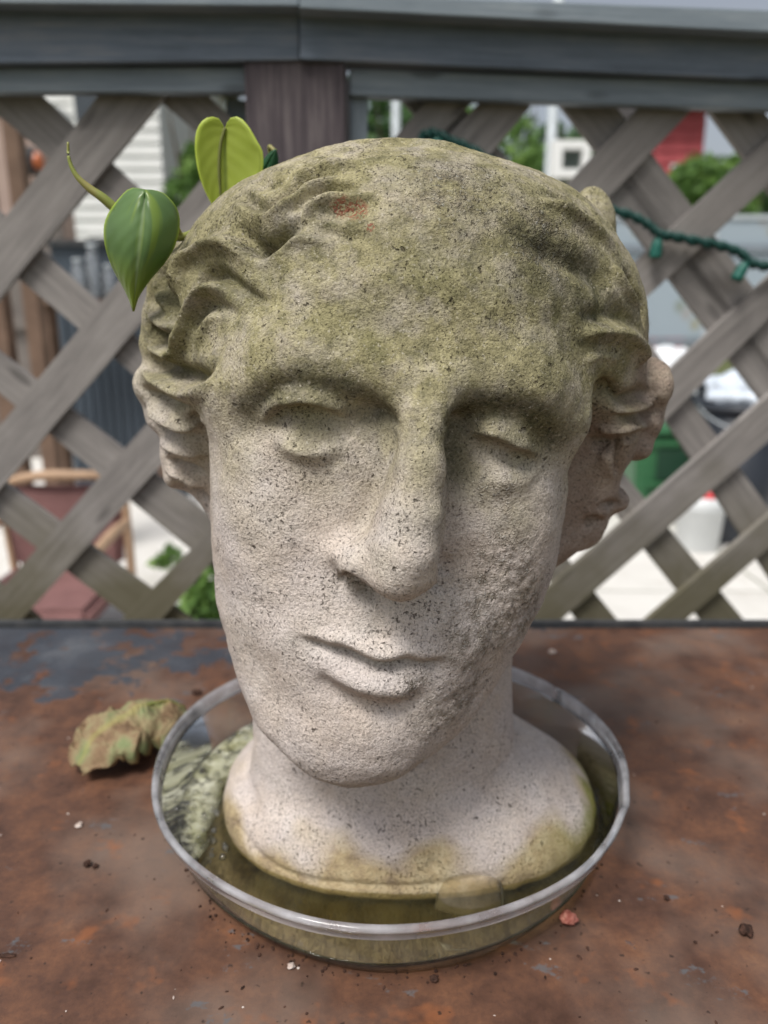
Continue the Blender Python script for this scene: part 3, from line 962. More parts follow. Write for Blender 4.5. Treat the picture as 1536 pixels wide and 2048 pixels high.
def water_mat():
    m, t, gl, tc = thin_plastic('dirty_water', (0.90, 0.88, 0.74), 0.09, srgb(176, 168, 124), 1.34, 0.01)
    nz_ = t.nodes.new('ShaderNodeTexNoise'); nz_.inputs['Scale'].default_value = 55; nz_.inputs['Detail'].default_value = 2
    t.links.new(tc.outputs['Object'], nz_.inputs['Vector'])
    bp = t.nodes.new('ShaderNodeBump'); bp.inputs['Strength'].default_value = 0.12; bp.inputs['Distance'].default_value = 0.002
    t.links.new(nz_.outputs['Fac'], bp.inputs['Height'])
    t.links.new(bp.outputs[0], gl.inputs['Normal'])
    return m
WZ = 0.0105
water = bm_obj('water', lathe([(0.002, 0.0026), (0.1285, 0.0026), (0.1332, 0.006), (0.1366, WZ - 0.0004), (0.1362, WZ), (0.06, WZ), (0.002, WZ)], 128, wob), water_mat(), None, True)
water.location = (DC[0], DC[1], TZ)
tag(water, kind='structure')

# bubbles gathered along the left edge of the water
M_bub = thin_plastic('bubble_film', (0.95, 0.95, 0.93), 0.10, (0.85, 0.85, 0.80), 1.55, 0.03)[0]
bm = bmesh.new()
for i in range(330):
    th = rad(rng.uniform(128, 214))
    rr = 0.1352 - abs(rng.gauss(0, 0.0055))
    s = rng.uniform(0.0006, 0.0017) * (1.25 if rr > 0.131 else 0.8)
    if rng.random() < 0.3: rr = rng.uniform(0.112, 0.134)
    bmesh.ops.create_icosphere(bm, subdivisions=2, radius=s, matrix=Matrix.Translation((rr * math.cos(th), rr * math.sin(th), WZ + s * 0.15)))
bub = bm_obj('foam_bubbles', bm, M_bub, None, True)
bub.location = (DC[0], DC[1], TZ)
tag(bub, 'small clear bubbles gathered on the water along the left of the saucer', 'bubbles', kind='stuff')

# pale foam film drifted into the gap left of the bust
N = NT('foam_film', 0.35, 0.5)
fv = N.voronoi(420)
N.base(N.mix(N.ramp(N.noise(60, 4, 0.6), [(0.35, 0.0), (0.65, 1.0)]), srgb(150, 150, 108), srgb(206, 206, 186)))
N.normal(N.bump(N.ramp(fv, [(0.0, 1.0), (0.6, 0.0)]), 0.7, 0.001))
N.set('Alpha', N.math('MULTIPLY', N.attr('cover'), N.ramp(N.noise(120, 4, 0.65), [(0.30, 0.35), (0.55, 0.92)])))
def foam():
    V_, F_, cv = [], [], []
    na, nb = 60, 14
    for i in range(na + 1):
        th = rad(118 + 98 * i / na)
        w = 0.030 * math.sin(math.pi * min(1, i / na * 1.05 + 0.0)) ** 0.5 * (1 + 0.35 * mnoise.noise(Vector((i * 0.23, 2, 0))))
        for j in range(nb + 1):
            q = j / nb
            rr = 0.1358 - w * q
            V_.append((rr * math.cos(th), rr * math.sin(th), WZ + 0.0006 + 0.0005 * mnoise.noise(Vector((i * 0.4, j * 0.5, 4)))))
            cv.append(max(0.0, 1 - q ** 3) * min(1, i / 5, (na - i) / 4))
    for i in range(na):
        for j in range(nb):
            k = i * (nb + 1) + j
            F_.append((k, k + 1, k + nb + 2, k + nb + 1))
    me = mesh_from('foam_film', np.array(V_), np.array(F_)); attr(me, 'cover', cv)
    o = link('foam_film', me, N.m, None, True); o.location = (DC[0], DC[1], TZ)
    tag(o, 'pale scummy film floating on the water left of the bust', 'foam', kind='stuff')
foam()

# translucent petal leaning on the front of the bust
def petal():
    bm = bmesh.new()
    nu, nv = 14, 10
    g = []
    c = PZ(938, 1812, TZ + WZ)
    for i in range(nu + 1):
        row = []
        for j in range(nv + 1):
            a = -1 + 2 * i / nu; b = j / nv
            w = math.sqrt(max(0, 1 - a * a * 0.92))
            x = a * 0.0185; h = b * 0.020 * w
            y = 0.012 * b * b + 0.006 * a * a - 0.003
            row.append(bm.verts.new((x + 0.002 * b, y, h * 0.82 - 0.004)))
        g.append(row)
    for i in range(nu):
        for j in range(nv):
            bm.faces.new((g[i][j], g[i + 1][j], g[i + 1][j + 1], g[i][j + 1]))
    bmesh.ops.recalc_face_normals(bm, faces=bm.faces)
    m = thin_plastic('petal_skin', (0.97, 0.95, 0.90), 0.12, srgb(216, 204, 178), 1.14, 0.4)[0]
    o = bm_obj('fallen_petal', bm, m, None, True)
    o.location = c
    so = o.modifiers.new('thick', 'SOLIDIFY'); so.thickness = 0.0004
    tag(o, 'pale translucent petal propped in the water against the front of the stone bust', 'petal')
petal()

# ================================================================== PHILODENDRON
def leaf_mat(name, top, vein, tip, trans, blotch=None, rough=0.32):
    N = NT(name, rough, 0.5)
    f = N.attr('across')
    al = N.attr('along')
    c = N.mix(N.ramp(N.noise(60, 4, 0.6), [(0.35, 0.0), (0.7, 0.5)]), top, tuple(x * 0.7 for x in top))
    c = N.mix(N.ramp(al, [(0.55, 0.0), (1.0, 1.0)]), c, tip)
    if blotch:
        band = N.n('ShaderNodeTexNoise'); band.noise_dimensions = '2D'
        cv = N.n('ShaderNodeCombineXYZ')
        N.put(cv.inputs[0], N.math('MULTIPLY', f, 1.0)); N.put(cv.inputs[1], N.math('MULTIPLY', al, 0.12))
        N.put(band.inputs['Vector'], cv.outputs[0]); band.inputs['Scale'].default_value = 5.0; band.inputs['Detail'].default_value = 2
        c = N.mix(N.ramp(band.outputs['Fac'], [(0.52, 0.0), (0.60, 0.8)]), c, blotch)
    c = N.mix(N.ramp(N.math('ABSOLUTE', N.math('SUBTRACT', f, 0.5)), [(0.0, 0.8), (0.045, 0.0)]), c, vein)
    c = N.mix(N.ramp(N.math('ABSOLUTE', N.math('SUBTRACT', f, 0.5)), [(0.47, 0.0), (0.5, 0.8)]), c, tuple(min(1, x * 1.7 + 0.03) for x in tip))
    N.base(c)
    N.set('Roughness', rough)
    # side veins as relief
    ve = N.n('ShaderNodeTexWave'); ve.wave_type = 'BANDS'; ve.bands_direction = 'Y'
    cv2 = N.n('ShaderNodeCombineXYZ')
    N.put(cv2.inputs[1], N.math('ADD', al, N.math('MULTIPLY', N.math('ABSOLUTE', N.math('SUBTRACT', f, 0.5)), -0.9)))
    N.put(ve.inputs['Vector'], cv2.outputs[0]); ve.inputs['Scale'].default_value = 2.2; ve.inputs['Distortion'].default_value = 0.6
    N.normal(N.bump(ve.outputs['Fac'], 0.12, 0.0010))
    tl = N.n('ShaderNodeBsdfTranslucent')
    N.put(tl.inputs[0], N.mix(0.5, c, trans))
    mx = N.n('ShaderNodeMixShader'); mx.inputs[0].default_value = 0.45
    out = N.t.nodes['Material Output']
    N.t.links.new(N.b.outputs[0], mx.inputs[1]); N.t.links.new(tl.outputs[0], mx.inputs[2])
    N.t.links.new(mx.outputs[0], out.inputs['Surface'])
    return N.m

def leaf_mesh(left, right, Y, curve, dY=0.0, bulge=0.0, nr=26, nc=14):
    """left/right: pixel outlines from the notch to the tip; Y depth at the notch, dY added towards the tip"""
    def resample(pts, n):
        p = spline(pts, 80)
        s = np.r_[0, np.cumsum(np.linalg.norm(np.diff(p, axis=0), axis=1))]
        t = np.linspace(0, s[-1], n)
        return np.stack([np.interp(t, s, p[:, 0]), np.interp(t, s, p[:, 1])], 1)
    L, Rr = resample(left, nr), resample(right, nr)
    V_, F_, ac, al = [], [], [], []
    for i in range(nr):
        for j in range(nc + 1):
            f = j / nc
            a = abs(f - 0.5) * 2
            s = i / (nr - 1)
            M_ = np.array(left[0], float) * (1 - s) + np.array(left[-1], float) * s
            px = (L[i] if f < 0.5 else Rr[i]) * a + M_ * (1 - a)
            wid = np.linalg.norm(Rr[i] - L[i]) / 140.0
            y = Y + dY * s * s + curve * (a ** 2) * min(1, wid + 0.1) - bulge * math.sin(math.pi * s) - 0.0012 * math.exp(-(a / 0.12) ** 2) * (-1)
            V_.append(P(px[0], px[1], y))
            ac.append(f); al.append(s)
    for i in range(nr - 1):
        for j in range(nc):
            k = i * (nc + 1) + j
            F_.append((k, k + 1, k + nc + 2, k + nc + 1))
    me = mesh_from('leaf', np.array(V_), np.array(F_))
    attr(me, 'across', ac); attr(me, 'along', al)
    return me

def tube_mesh(pts, radii, seg=10, n=40):
    """tapered tube through 3-D points"""
    p = spline(pts, n); m = len(p)
    rr = np.interp(np.linspace(0, 1, m), np.linspace(0, 1, len(radii)), radii)
    bm = bmesh.new()
    rings = []
    up = Vector((0, 0, 1))
    for i in range(m):
        d = Vector(p[min(i + 1, m - 1)] - p[max(i - 1, 0)]).normalized()
        a = d.cross(up)
        if a.length < 1e-3: a = d.cross(Vector((0, 1, 0)))
        a.normalize(); b = d.cross(a).normalized()
        rings.append([bm.verts.new(Vector(p[i]) + (a * math.cos(t) + b * math.sin(t)) * rr[i]) for t in np.linspace(0, 2 * math.pi, seg, endpoint=False)])
    for a, b in zip(rings[:-1], rings[1:]):
        for i in range(seg):
            bm.faces.new((a[i], a[(i + 1) % seg], b[(i + 1) % seg], b[i]))
    bm.faces.new(list(reversed(rings[0]))); bm.faces.new(rings[-1])
    bmesh.ops.recalc_face_normals(bm, faces=bm.faces)
    return bm

plant = empty('philodendron', (0.008, 0.487, CZ - 0.0))
tag(plant, 'heartleaf philodendron with glossy green leaves trailing from the top of the stone head', 'plant')
def part(o): return adopt(o, plant)
M_l1 = leaf_mat('leaf_variegated', srgb(118, 148, 94), srgb(164, 186, 142), srgb(164, 184, 66), srgb(150, 190, 40), blotch=srgb(146, 170, 78), rough=0.28)
M_l2 = leaf_mat('leaf_underside', srgb(178, 192, 82), srgb(110, 126, 56), srgb(178, 192, 74), srgb(214, 230, 70), rough=0.5)
M_l3 = leaf_mat('leaf_dark', srgb(48, 96, 62), srgb(100, 140, 90), srgb(70, 120, 66), srgb(90, 160, 60), rough=0.35)
def add_leaf(me, mat, lab):
    me.materials.append(mat)
    o = link('leaf', me, None, None, True)
    so = o.modifiers.new('thick', 'SOLIDIFY'); so.thickness = 0.0005
    if lab: o['label'] = lab
    return part(o)
# hanging variegated leaf
l1L = [(291, 381), (262, 378), (236, 402), (214, 436), (209, 468), (215, 505), (229, 541), (248, 575), (260, 600), (267, 622)]
l1R = [(291, 381), (308, 382), (330, 390), (353, 418), (358, 452), (348, 492), (327, 526), (300, 558), (277, 592), (267, 622)]
lf1 = add_leaf(leaf_mesh(l1L, l1R, 0.378, 0.012, 0.010, 0.008), M_l1, 'hanging glossy leaf with pale green stripes')
# upright back-lit leaf
l2L = [(450, 257), (436, 236), (412, 236), (394, 258), (390, 292), (394, 332), (406, 374), (424, 410), (440, 440), (452, 468)]
l2R = [(450, 257), (458, 238), (478, 234), (498, 254), (514, 282), (526, 306), (524, 350), (506, 400), (480, 440), (452, 468)]
lf2 = add_leaf(leaf_mesh(l2L, l2R, 0.452, -0.006, 0.004, 0.0), M_l2, 'upright yellow-green leaf with light shining through it')
rib = bm_obj('midrib', tube_mesh([P(450, 256, 0.4512), P(441, 290, 0.4514), P(438, 340, 0.4520), P(442, 400, 0.4535), P(450, 460, 0.455)], [0.0010, 0.0009, 0.0005], 8), NT('midrib').m, None, True)
rib.data.materials[0].node_tree.nodes['Principled BSDF'].inputs['Base Color'].default_value = (*srgb(108, 112, 62), 1)
adopt(rib, lf2)
rib.matrix_parent_inverse = lf2.matrix_basis.inverted() if False else Matrix.Identity(4)
l3L = [(551, 299), (538, 308), (520, 332), (502, 362), (490, 392), (486, 420)]
l3R = [(551, 299), (556, 318), (552, 346), (538, 376), (514, 404), (486, 420)]
add_leaf(leaf_mesh(l3L, l3R, 0.462, 0.006), M_l3, 'small dark green leaf tip behind the upright leaf')
# shoot, stem, petioles
N = NT('green_stem', 0.45, 0.4)
N.base(N.mix(N.ramp(N.noise(90, 3), [(0.4, 0), (0.7, 0.6)]), srgb(128, 136, 66), srgb(150, 128, 84)))
M_stem = N.m
part(bm_obj('young_shoot', tube_mesh([P(136, 284, 0.392), P(138, 318, 0.392), P(152, 350, 0.392), P(178, 376, 0.393), P(206, 396, 0.394), P(240, 425, 0.396), P(275, 450, 0.397)], [0.0005, 0.0008, 0.0012, 0.0019, 0.0023, 0.0026, 0.0024]), M_stem, None, True))
part(bm_obj('stem', tube_mesh([P(275, 450, 0.397), P(330, 468, 0.400), P(362, 474, 0.404), P(392, 462, 0.412), P(440, 420, 0.445), P(480, 395, 0.470), np.array((-0.03, 0.485, CZ - 0.01)), np.array((-0.02, 0.49, CZ - 0.04))], [0.0022, 0.0021, 0.0020, 0.0020, 0.0022, 0.0024]), M_stem, None, True))
part(bm_obj('petiole', tube_mesh([P(362, 474, 0.404), P(345, 440, 0.398), P(318, 398, 0.388), P(291, 384, 0.3785)], [0.0016, 0.0013, 0.0012]), M_stem, None, True))
part(bm_obj('petiole', tube_mesh([P(450, 258, 0.4525), P(455, 290, 0.460), P(470, 370, 0.470), np.array((-0.03, 0.485, CZ - 0.02))], [0.0012, 0.0013, 0.0016]), M_stem, None, True))
part(bm_obj('petiole', tube_mesh([P(551, 300, 0.463), P(548, 330, 0.470), np.array((-0.03, 0.487, CZ - 0.02))], [0.0010, 0.0013, 0.0015]), M_stem, None, True))
part(bm_obj('aerial_root', tube_mesh([P(368, 472, 0.404), P(370, 482, 0.4035), P(373, 488, 0.404)], [0.0008, 0.0006, 0.0003], 6, 8), M_stem, None, True))
# potting soil
N = NT('potting_soil', 0.95, 0.1)
N.base(N.ramp(N.noise(220, 5, 0.7), [(0.3, srgb(30, 22, 16)), (0.7, srgb(70, 54, 40))]))
N.normal(N.bump(N.noise(300, 4, 0.7), 1.0, 0.003))
soil = bm_obj('potting_soil', lathe([(0.002, 0.0), (0.4, 0.003), (0.8, 0.001), (1.02, -0.004)], 48), N.m, None, True)
soil.scale = (0.099, 0.063, 1.0)
soil.location = (0.008, 0.487, CZ - 0.012)
tag(soil, 'dark potting soil filling the hollow top of the stone head', 'soil', kind='stuff')

# ================================================================== DRY LEAF on the table
N = NT('withered_leaf', 0.75, 0.2)
c = N.ramp(N.noise(30, 5, 0.6), [(0.32, srgb(70, 54, 40)), (0.43, srgb(124, 102, 78)), (0.50, srgb(134, 122, 92)), (0.58, srgb(118, 126, 88)), (0.74, srgb(92, 110, 72))])
c = N.mix(N.ramp(N.math('ABSOLUTE', N.math('SUBTRACT', N.attr('across'), 0.5)), [(0.0, 0.55), (0.05, 0.0)]), c, srgb(150, 146, 88))
c = N.mix(N.ramp(N.math('ABSOLUTE', N.math('SUBTRACT', N.attr('across'), 0.5)), [(0.40, 0.0), (0.5, 0.9)]), c, srgb(140, 112, 80))
N.base(c)
N.normal(N.bump(N.noise(240, 4, 0.65), 0.5, 0.001))
def dry_leaf():
    a, b = PZ(160, 1556, TZ), PZ(372, 1450, TZ)
    ax = (b - a); Ln = np.linalg.norm(ax); ax /= Ln
    sd = np.array((-ax[1], ax[0], 0))
    up = np.array((0, 0, 1.0))
    nr, nc = 110, 80
    V_, F_, ac, al = [], [], [], []
    def ridged(x, y, z): return 1 - 2 * abs(mnoise.noise(Vector((x, y, z))))
    for i in range(nr + 1):
        s = i / nr
        env = math.sin(math.pi * min(1.0, s * 0.97 + 0.02)) ** 0.6
        w = 0.034 * env * (1 - 0.35 * max(0, s - 0.5)) + 0.002
        for j in range(nc + 1):
            f = j / nc; q = (f - 0.5) * 2
            ragged = 1 + 0.22 * mnoise.noise(Vector((s * 11, 5 + (1 if q > 0 else 0), 2))) * abs(q)
            # pleats run from the midrib outward and back; each half droops and its edge curls under
            pleat = 0.0120 * ridged(s * 6.5 - abs(q) * 1.6, q * 0.9, 3.3) * (0.25 + abs(q)) * env
            crink = 0.0014 * ridged(s * 17 + q, q * 6, 8.1) * env + 0.0012 * mnoise.noise(Vector((s * 40, q * 18, 1)))
            arch = 0.027 * env * (1 - abs(q) ** 1.3) + 0.006 * max(0, s - 0.7) * 3
            x = s * Ln + 0.010 * mnoise.noise(Vector((q * 2.2, s * 3, 6))) * env - 0.010 * abs(q) * env
            y = w * ragged * math.sin(q * 2.0) * 0.82 + 0.004 * mnoise.noise(Vector((s * 6, q * 3, 12)))
            z = arch + pleat + crink + 0.004
            p = a + ax * x + sd * y
            V_.append((p[0], p[1], TZ + max(0.0006 + 0.0004 * math.sin(9 * s + q), z)))
            ac.append(f); al.append(s)
    for i in range(nr):
        for j in range(nc):
            k = i * (nc + 1) + j
            F_.append((k, k + 1, k + nc + 2, k + nc + 1))
    V_ = np.array(V_)
    c0 = np.array((V_[:, 0].mean(), V_[:, 1].mean(), TZ))
    me = mesh_from('withered_leaf', V_ - c0, np.array(F_))
    attr(me, 'across', ac); attr(me, 'along', al)
    o = link('withered_leaf', me, N.m, None, True)
    o.location = c0
    so = o.modifiers.new('thick', 'SOLIDIFY'); so.thickness = 0.0003
    tag(o, 'crumpled withered green and tan leaf lying on the table left of the saucer', 'dead leaf')
    mid = lambda s: V_[int(nr * s) * (nc + 1) + nc // 2] - c0
    st = bm_obj('stalk', tube_mesh([mid(0.5) + up * 0.0008, mid(0.8) + up * 0.0008, mid(1.0) + up * 0.002], [0.0007, 0.0012, 0.0014], 8, 20), M_stem, None, True)
    st.parent = o
dry_leaf()

# ================================================================== crumbs and grit on the table
N = NT('dark_crumb', 0.9, 0.2); N.base(N.ramp(N.noise(300, 3), [(0.3, srgb(34, 24, 20)), (0.7, srgb(84, 60, 50))])); M_cr = N.m
N = NT('pink_pebble', 0.7, 0.3); N.base(N.ramp(N.noise(260, 4), [(0.35, srgb(150, 84, 72)), (0.6, srgb(190, 128, 112)), (0.75, srgb(214, 190, 178))])); M_pk = N.m
N = NT('pale_crumb', 0.7, 0.3); N.base(N.ramp(N.noise(260, 4), [(0.35, srgb(150, 128, 116)), (0.7, srgb(214, 204, 196))])); M_pc = N.m
def crumb(name, u, v, s, mat, lab, cat, seed, flat=0.7):
    bm = bmesh.new()
    bmesh.ops.create_icosphere(bm, subdivisions=3, radius=1.0)
    for q in bm.verts:
        k = 1 + 0.45 * mnoise.noise(q.co * 1.6 + Vector((seed, 0, 0))) + 0.22 * mnoise.noise(q.co * 4 + Vector((0, seed, 0)))
        q.co *= k
        q.co.z *= flat
    zmin = min(q.co.z for q in bm.verts)
    for q in bm.verts:
        q.co.z -= zmin
        q.co *= s
    o = bm_obj(name, bm, mat, None, True)
    o.location = PZ(u, v, TZ)
    tag(o, lab, cat)
    return o
crumb('pebble', 1137, 1847, 0.0042, M_pk, 'small pinkish pebble on the table at the right foot of the saucer', 'pebble', 2.0)
crumb('crumb', 1491, 1868, 0.0034, M_cr, 'dark brown crumb alone near the right edge of the table', 'crumb', 5.0)
crumb('crumb', 175, 1732, 0.0022, M_cr, 'dark crumb on the table left of the saucer, left of a tight pair', 'crumb', 8.0)
crumb('crumb', 191, 1735, 0.0017, M_cr, 'dark crumb on the table left of the saucer, right of a tight pair', 'crumb', 11.0)
crumb('crumb', 868, 1962, 0.0020, M_cr, 'dark crumb just below the front of the saucer', 'crumb', 14.0)
crumb('crumb', 1333, 1799, 0.0016, M_cr, 'tiny dark crumb on the table right of the saucer', 'crumb', 17.0)
crumb('crumb', 582, 1935, 0.0020, M_pc, 'pale flake in front of the saucer to the left', 'crumb', 20.0, 0.4)
crumb('crumb', 1104, 1307, 0.0034, M_pc, 'pale crumb behind the saucer near the back edge of the table', 'crumb', 23.0, 0.5)
crumb('crumb', 394, 1388, 0.0040, M_cr, 'dark reddish scrap behind the left rim of the saucer', 'crumb', 26.0, 0.5)
crumb('crumb', 158, 1652, 0.0024, M_pc, 'pale sliver on the rust left of the saucer', 'crumb', 29.0, 0.3)
crumb('twig', 14, 1912, 0.0030, M_cr, 'little dark twig bit at the lower left edge of the table', 'twig', 32.0, 0.3).scale = (1.6, 0.4, 0.5)
# finer grit
def grit():
    bm = bmesh.new()
    r = random.Random(21)
    o0 = np.array((DC[0], DC[1], TZ))
    for i in range(120):
        u, v = r.uniform(-60, 1600), r.uniform(1290, 2060)
        p = PZ(u, v, TZ)
        if math.hypot(p[0] - DC[0], p[1] - DC[1]) < 0.137: continue
        s = r.uniform(0.0003, 0.0008) * (1.6 if r.random() < 0.08 else 1)
        m = Matrix.Translation(Vector(p - o0) + Vector((0, 0, s * 0.5))) @ Matrix.Rotation(r.uniform(0, 6), 4, 'Z') @ Matrix.Diagonal((1 + r.random() * 1.5, 1, 0.6, 1))
        res = bmesh.ops.create_icosphere(bm, subdivisions=1, radius=s, matrix=m)
        mi = 0 if r.random() < 0.82 else 1
        for q in res['verts']:
            for f in q.link_faces: f.material_index = mi
    for i in range(110):                                   # dirt collected against the foot of the saucer
        th = r.uniform(-2.9, -0.2); rr = 0.1325 + abs(r.gauss(0, 0.004))
        s = r.uniform(0.0003, 0.0011)
        res = bmesh.ops.create_icosphere(bm, subdivisions=1, radius=s, matrix=Matrix.Translation((rr * math.cos(th), rr * math.sin(th), s * 0.4)))
        for q in res['verts']:
            for f in q.link_faces: f.material_index = 0
    me = bpy.data.meshes.new('grit'); bm.to_mesh(me); bm.free()
    me.materials.append(M_cr); me.materials.append(M_pc)
    o = link('grit', me); o.location = o0
    tag(o, 'fine dark and pale grit scattered over the rusty table', 'grit', kind='stuff')
grit()

# ================================================================== LATTICE FENCE behind the table
FY = 0.90
LN, LC = (0.0, 1.0, 0.0), FY                       # left bay: square to the lens
RN, RC = (-0.13, 1.0, 0.0), FY + 0.13 * 0.04       # right bay: swings slightly away

def clip_poly(poly, u0, u1, v0, v1):
    def cut(pts, inside, inter):
        out = []
        for i in range(len(pts)):
            a, b = pts[i - 1], pts[i]
            if inside(b):
                if not inside(a): out.append(inter(a, b))
                out.append(b)
            elif inside(a):
                out.append(inter(a, b))
        return out
    def lerp(a, b, k, val):
        t = (val - a[k]) / (b[k] - a[k])
        return (a[0] + (b[0] - a[0]) * t, a[1] + (b[1] - a[1]) * t)
    for k, val, sg in ((0, u0, 1), (0, u1, -1), (1, v0, 1), (1, v1, -1)):
        poly = cut(poly, lambda p: (p[k] - val) * sg >= 0, lambda a, b: lerp(a, b, k, val))
        if len(poly) < 3: return []
    return poly

def slab(name, poly, n, c, thick, mat, parent, off=0.0, axis=None, seed=0.0, bev=0.0):
    """polygon seen in the photo, laid on a real plane and given thickness away from the lens"""
    nv_ = np.array(n) / np.linalg.norm(n)
    cc = (c + off * np.linalg.norm(n))
    p3 = [PP(u, v, n, cc) for u, v in poly]
    bm = bmesh.new()
    ly = bm.verts.layers.float_vector.new('guv')
    ax = np.array(axis) / np.linalg.norm(axis) if axis is not None else (p3[1] - p3[0]) / np.linalg.norm(p3[1] - p3[0])
    sd = np.cross(nv_, ax)
    def mk(p):
        v = bm.verts.new(p)
        v[ly] = (float(p @ ax), float(p @ sd) + seed, float(p @ nv_) + seed)
        return v
    f0 = [mk(p) for p in p3]
    f1 = [mk(p + nv_ * thick) for p in p3]
    m = len(p3)
    bm.faces.new(f0); bm.faces.new(list(reversed(f1)))
    for i in range(m):
        bm.faces.new((f0[i], f1[i], f1[(i + 1) % m], f0[(i + 1) % m]))
    bmesh.ops.recalc_face_normals(bm, faces=bm.faces)
    if bev > 0:
        bmesh.ops.bevel(bm, geom=list(bm.edges), offset=bev, segments=2, affect='EDGES', profile=0.6)
    o = bm_obj(name, bm, mat)
    return adopt(o, parent)

def wood(name, stops, moss=None, rough=0.82, sc=1.0):
    N = NT(name, rough, 0.25)
    g = N.attr('guv', 'Vector')
    gr = N.noise(1.0, 6, 0.65, N.mapping(g, scale=(9 * sc, 150 * sc, 40 * sc)))
    bl = N.noise(1.0, 4, 0.6, N.mapping(g, scale=(14 * sc, 34 * sc, 20), loc=(4, 2, 1)))
    c = N.ramp(N.math('ADD', N.math('MULTIPLY', gr, 0.65), N.math('MULTIPLY', bl, 0.35)), stops)
    kn = N.ramp(N.voronoi(7.5, vec=N.mapping(g, scale=(1.0, 3.0, 1.0))), [(0.08, 1.0), (0.16, 0.0)])
    c = N.mix(N.math('MULTIPLY', kn, 0.55), c, tuple(x * 0.35 for x in stops[0][1]))
    if moss:
        z = N.sep()[2]
        mk = N.ramp(N.math('ADD', z, N.math('MULTIPLY', N.noise(9, 4, 0.6), 0.25)), [(moss[0] - CZ + CZ, 1.0), (moss[1], 0.0)])
        c = N.mix(N.math('MULTIPLY', mk, moss[2]), c, moss[3])
    N.base(c)
    N.normal(N.bump(gr, 0.4, 0.0015))
    return N.m
M_slat = wood('grey_lattice_wood', [(0.30, srgb(108, 104, 101)), (0.5, srgb(136, 131, 127)), (0.7, srgb(158, 153, 148))], (0.86, 1.26, 0.80, srgb(88, 83, 60)))
M_beam = wood('dark_stained_wood', [(0.30, srgb(92, 101, 112)), (0.5, srgb(112, 122, 134)), (0.72, srgb(140, 142, 147))], rough=0.7)
M_cap = wood('grey_cap_wood', [(0.30, srgb(106, 116, 124)), (0.5, srgb(126, 136, 143)), (0.7, srgb(146, 154, 158))], rough=0.7)
M_post = wood('brown_post_wood', [(0.34, srgb(58, 52, 56)), (0.5, srgb(80, 72, 75)), (0.64, srgb(106, 98, 98))], rough=0.75)

fence = empty('lattice_fence', (-0.10, FY + 0.02, 0.0))
tag(fence, 'weathered grey diagonal lattice fence with dark post and top rails behind the table', 'fence')

def ext(a, b, t=4.0):
    """stretch a pixel edge well past both ends"""
    a, b = np.array(a, float), np.array(b, float)
    d = b - a
    return a - d * t, b + d * t
sd_ = [0]
def slat(e1, e2, win, n, c, off):
    a0, a1 = ext(*e1); b0, b1 = ext(*e2)
    poly = clip_poly([tuple(a0), tuple(a1), tuple(b1), tuple(b0)], *win)
    if len(poly) < 3: return
    q0, q1 = PP(*e1[0], n, c), PP(*e1[1], n, c)
    sd_[0] += 1.37
    slab('slat', poly, n, c, 0.0085, M_slat, fence, off, q1 - q0, sd_[0])
WL = (-160, 506, 176, 1420)
WR = (694, 1760, 200, 1420)
# left bay: near layer rises to the right, far layer falls to the right (edges read off the photo)
for e in [(((90, 330), (192, 197)), ((77, 500), (320, 203))),
          (((77, 757), (400, 363)), ((97, 863), (230, 707))),
          (((0, 1180), (247, 900)), ((60, 1220), (303, 950))),
          (((230, 1253), (413, 1067)), ((313, 1250), (413, 1137))),
          ]:
    slat(*e, WL, LN, LC, 0.0)
for e in [(((87, 195), (290, 390)), ((17, 248), (173, 377))),
          (((78, 497), (187, 597)), ((37, 557), (280, 760))),
          (((0, 707), (247, 900)), ((0, 787), (260, 1000))),
          (((0, 960), (300, 1180)), ((0, 1040), (250, 1230))),
          (((0, 1172), (90, 1250)), ((0, 1255), (60, 1310))),
          (((410, 185), (500, 270)), ((320, 203), (393, 264)))]:
    slat(*e, WL, LN, LC, 0.0095)
# right bay
for e in [(((1141, 363), (1271, 223)), ((1244, 367), (1377, 227))),
          (((1387, 417), (1536, 277)), ((1296, 593), (1536, 370))),
          (((1337, 743), (1536, 556)), ((1324, 847), (1536, 638))),
          (((1291, 1007), (1536, 793)), ((1134, 1230), (1536, 883))),
          (((1287, 1247), (1536, 1033)), ((1364, 1247), (1536, 1097))),
          (((905, 265), (950, 215)), ((993, 295), (1058, 217))),
          (((740, 330), (800, 262)), ((800, 350), (860, 290)))]:
    slat(*e, WR, RN, RC, 0.0)
for e in [(((925, 213), (1000, 300)), ((818, 215), (875, 280))),
          (((1237, 220), (1387, 417)), ((1128, 217), (1244, 367))),
          (((1531, 227), (1580, 290)), ((1424, 227), (1491, 317))),
          (((1384, 803), (1437, 877)), ((1341, 853), (1387, 923))),
          (((1300, 1010), (1404, 1137)), ((1235, 1030), (1354, 1180))),
          (((1184, 1177), (1241, 1247)), ((1141, 1223), (1157, 1247))),
          (((1480, 640), (1540, 720)), ((1440, 690), (1500, 770)))]:
    slat(*e, WR, RN, RC, 0.0095)
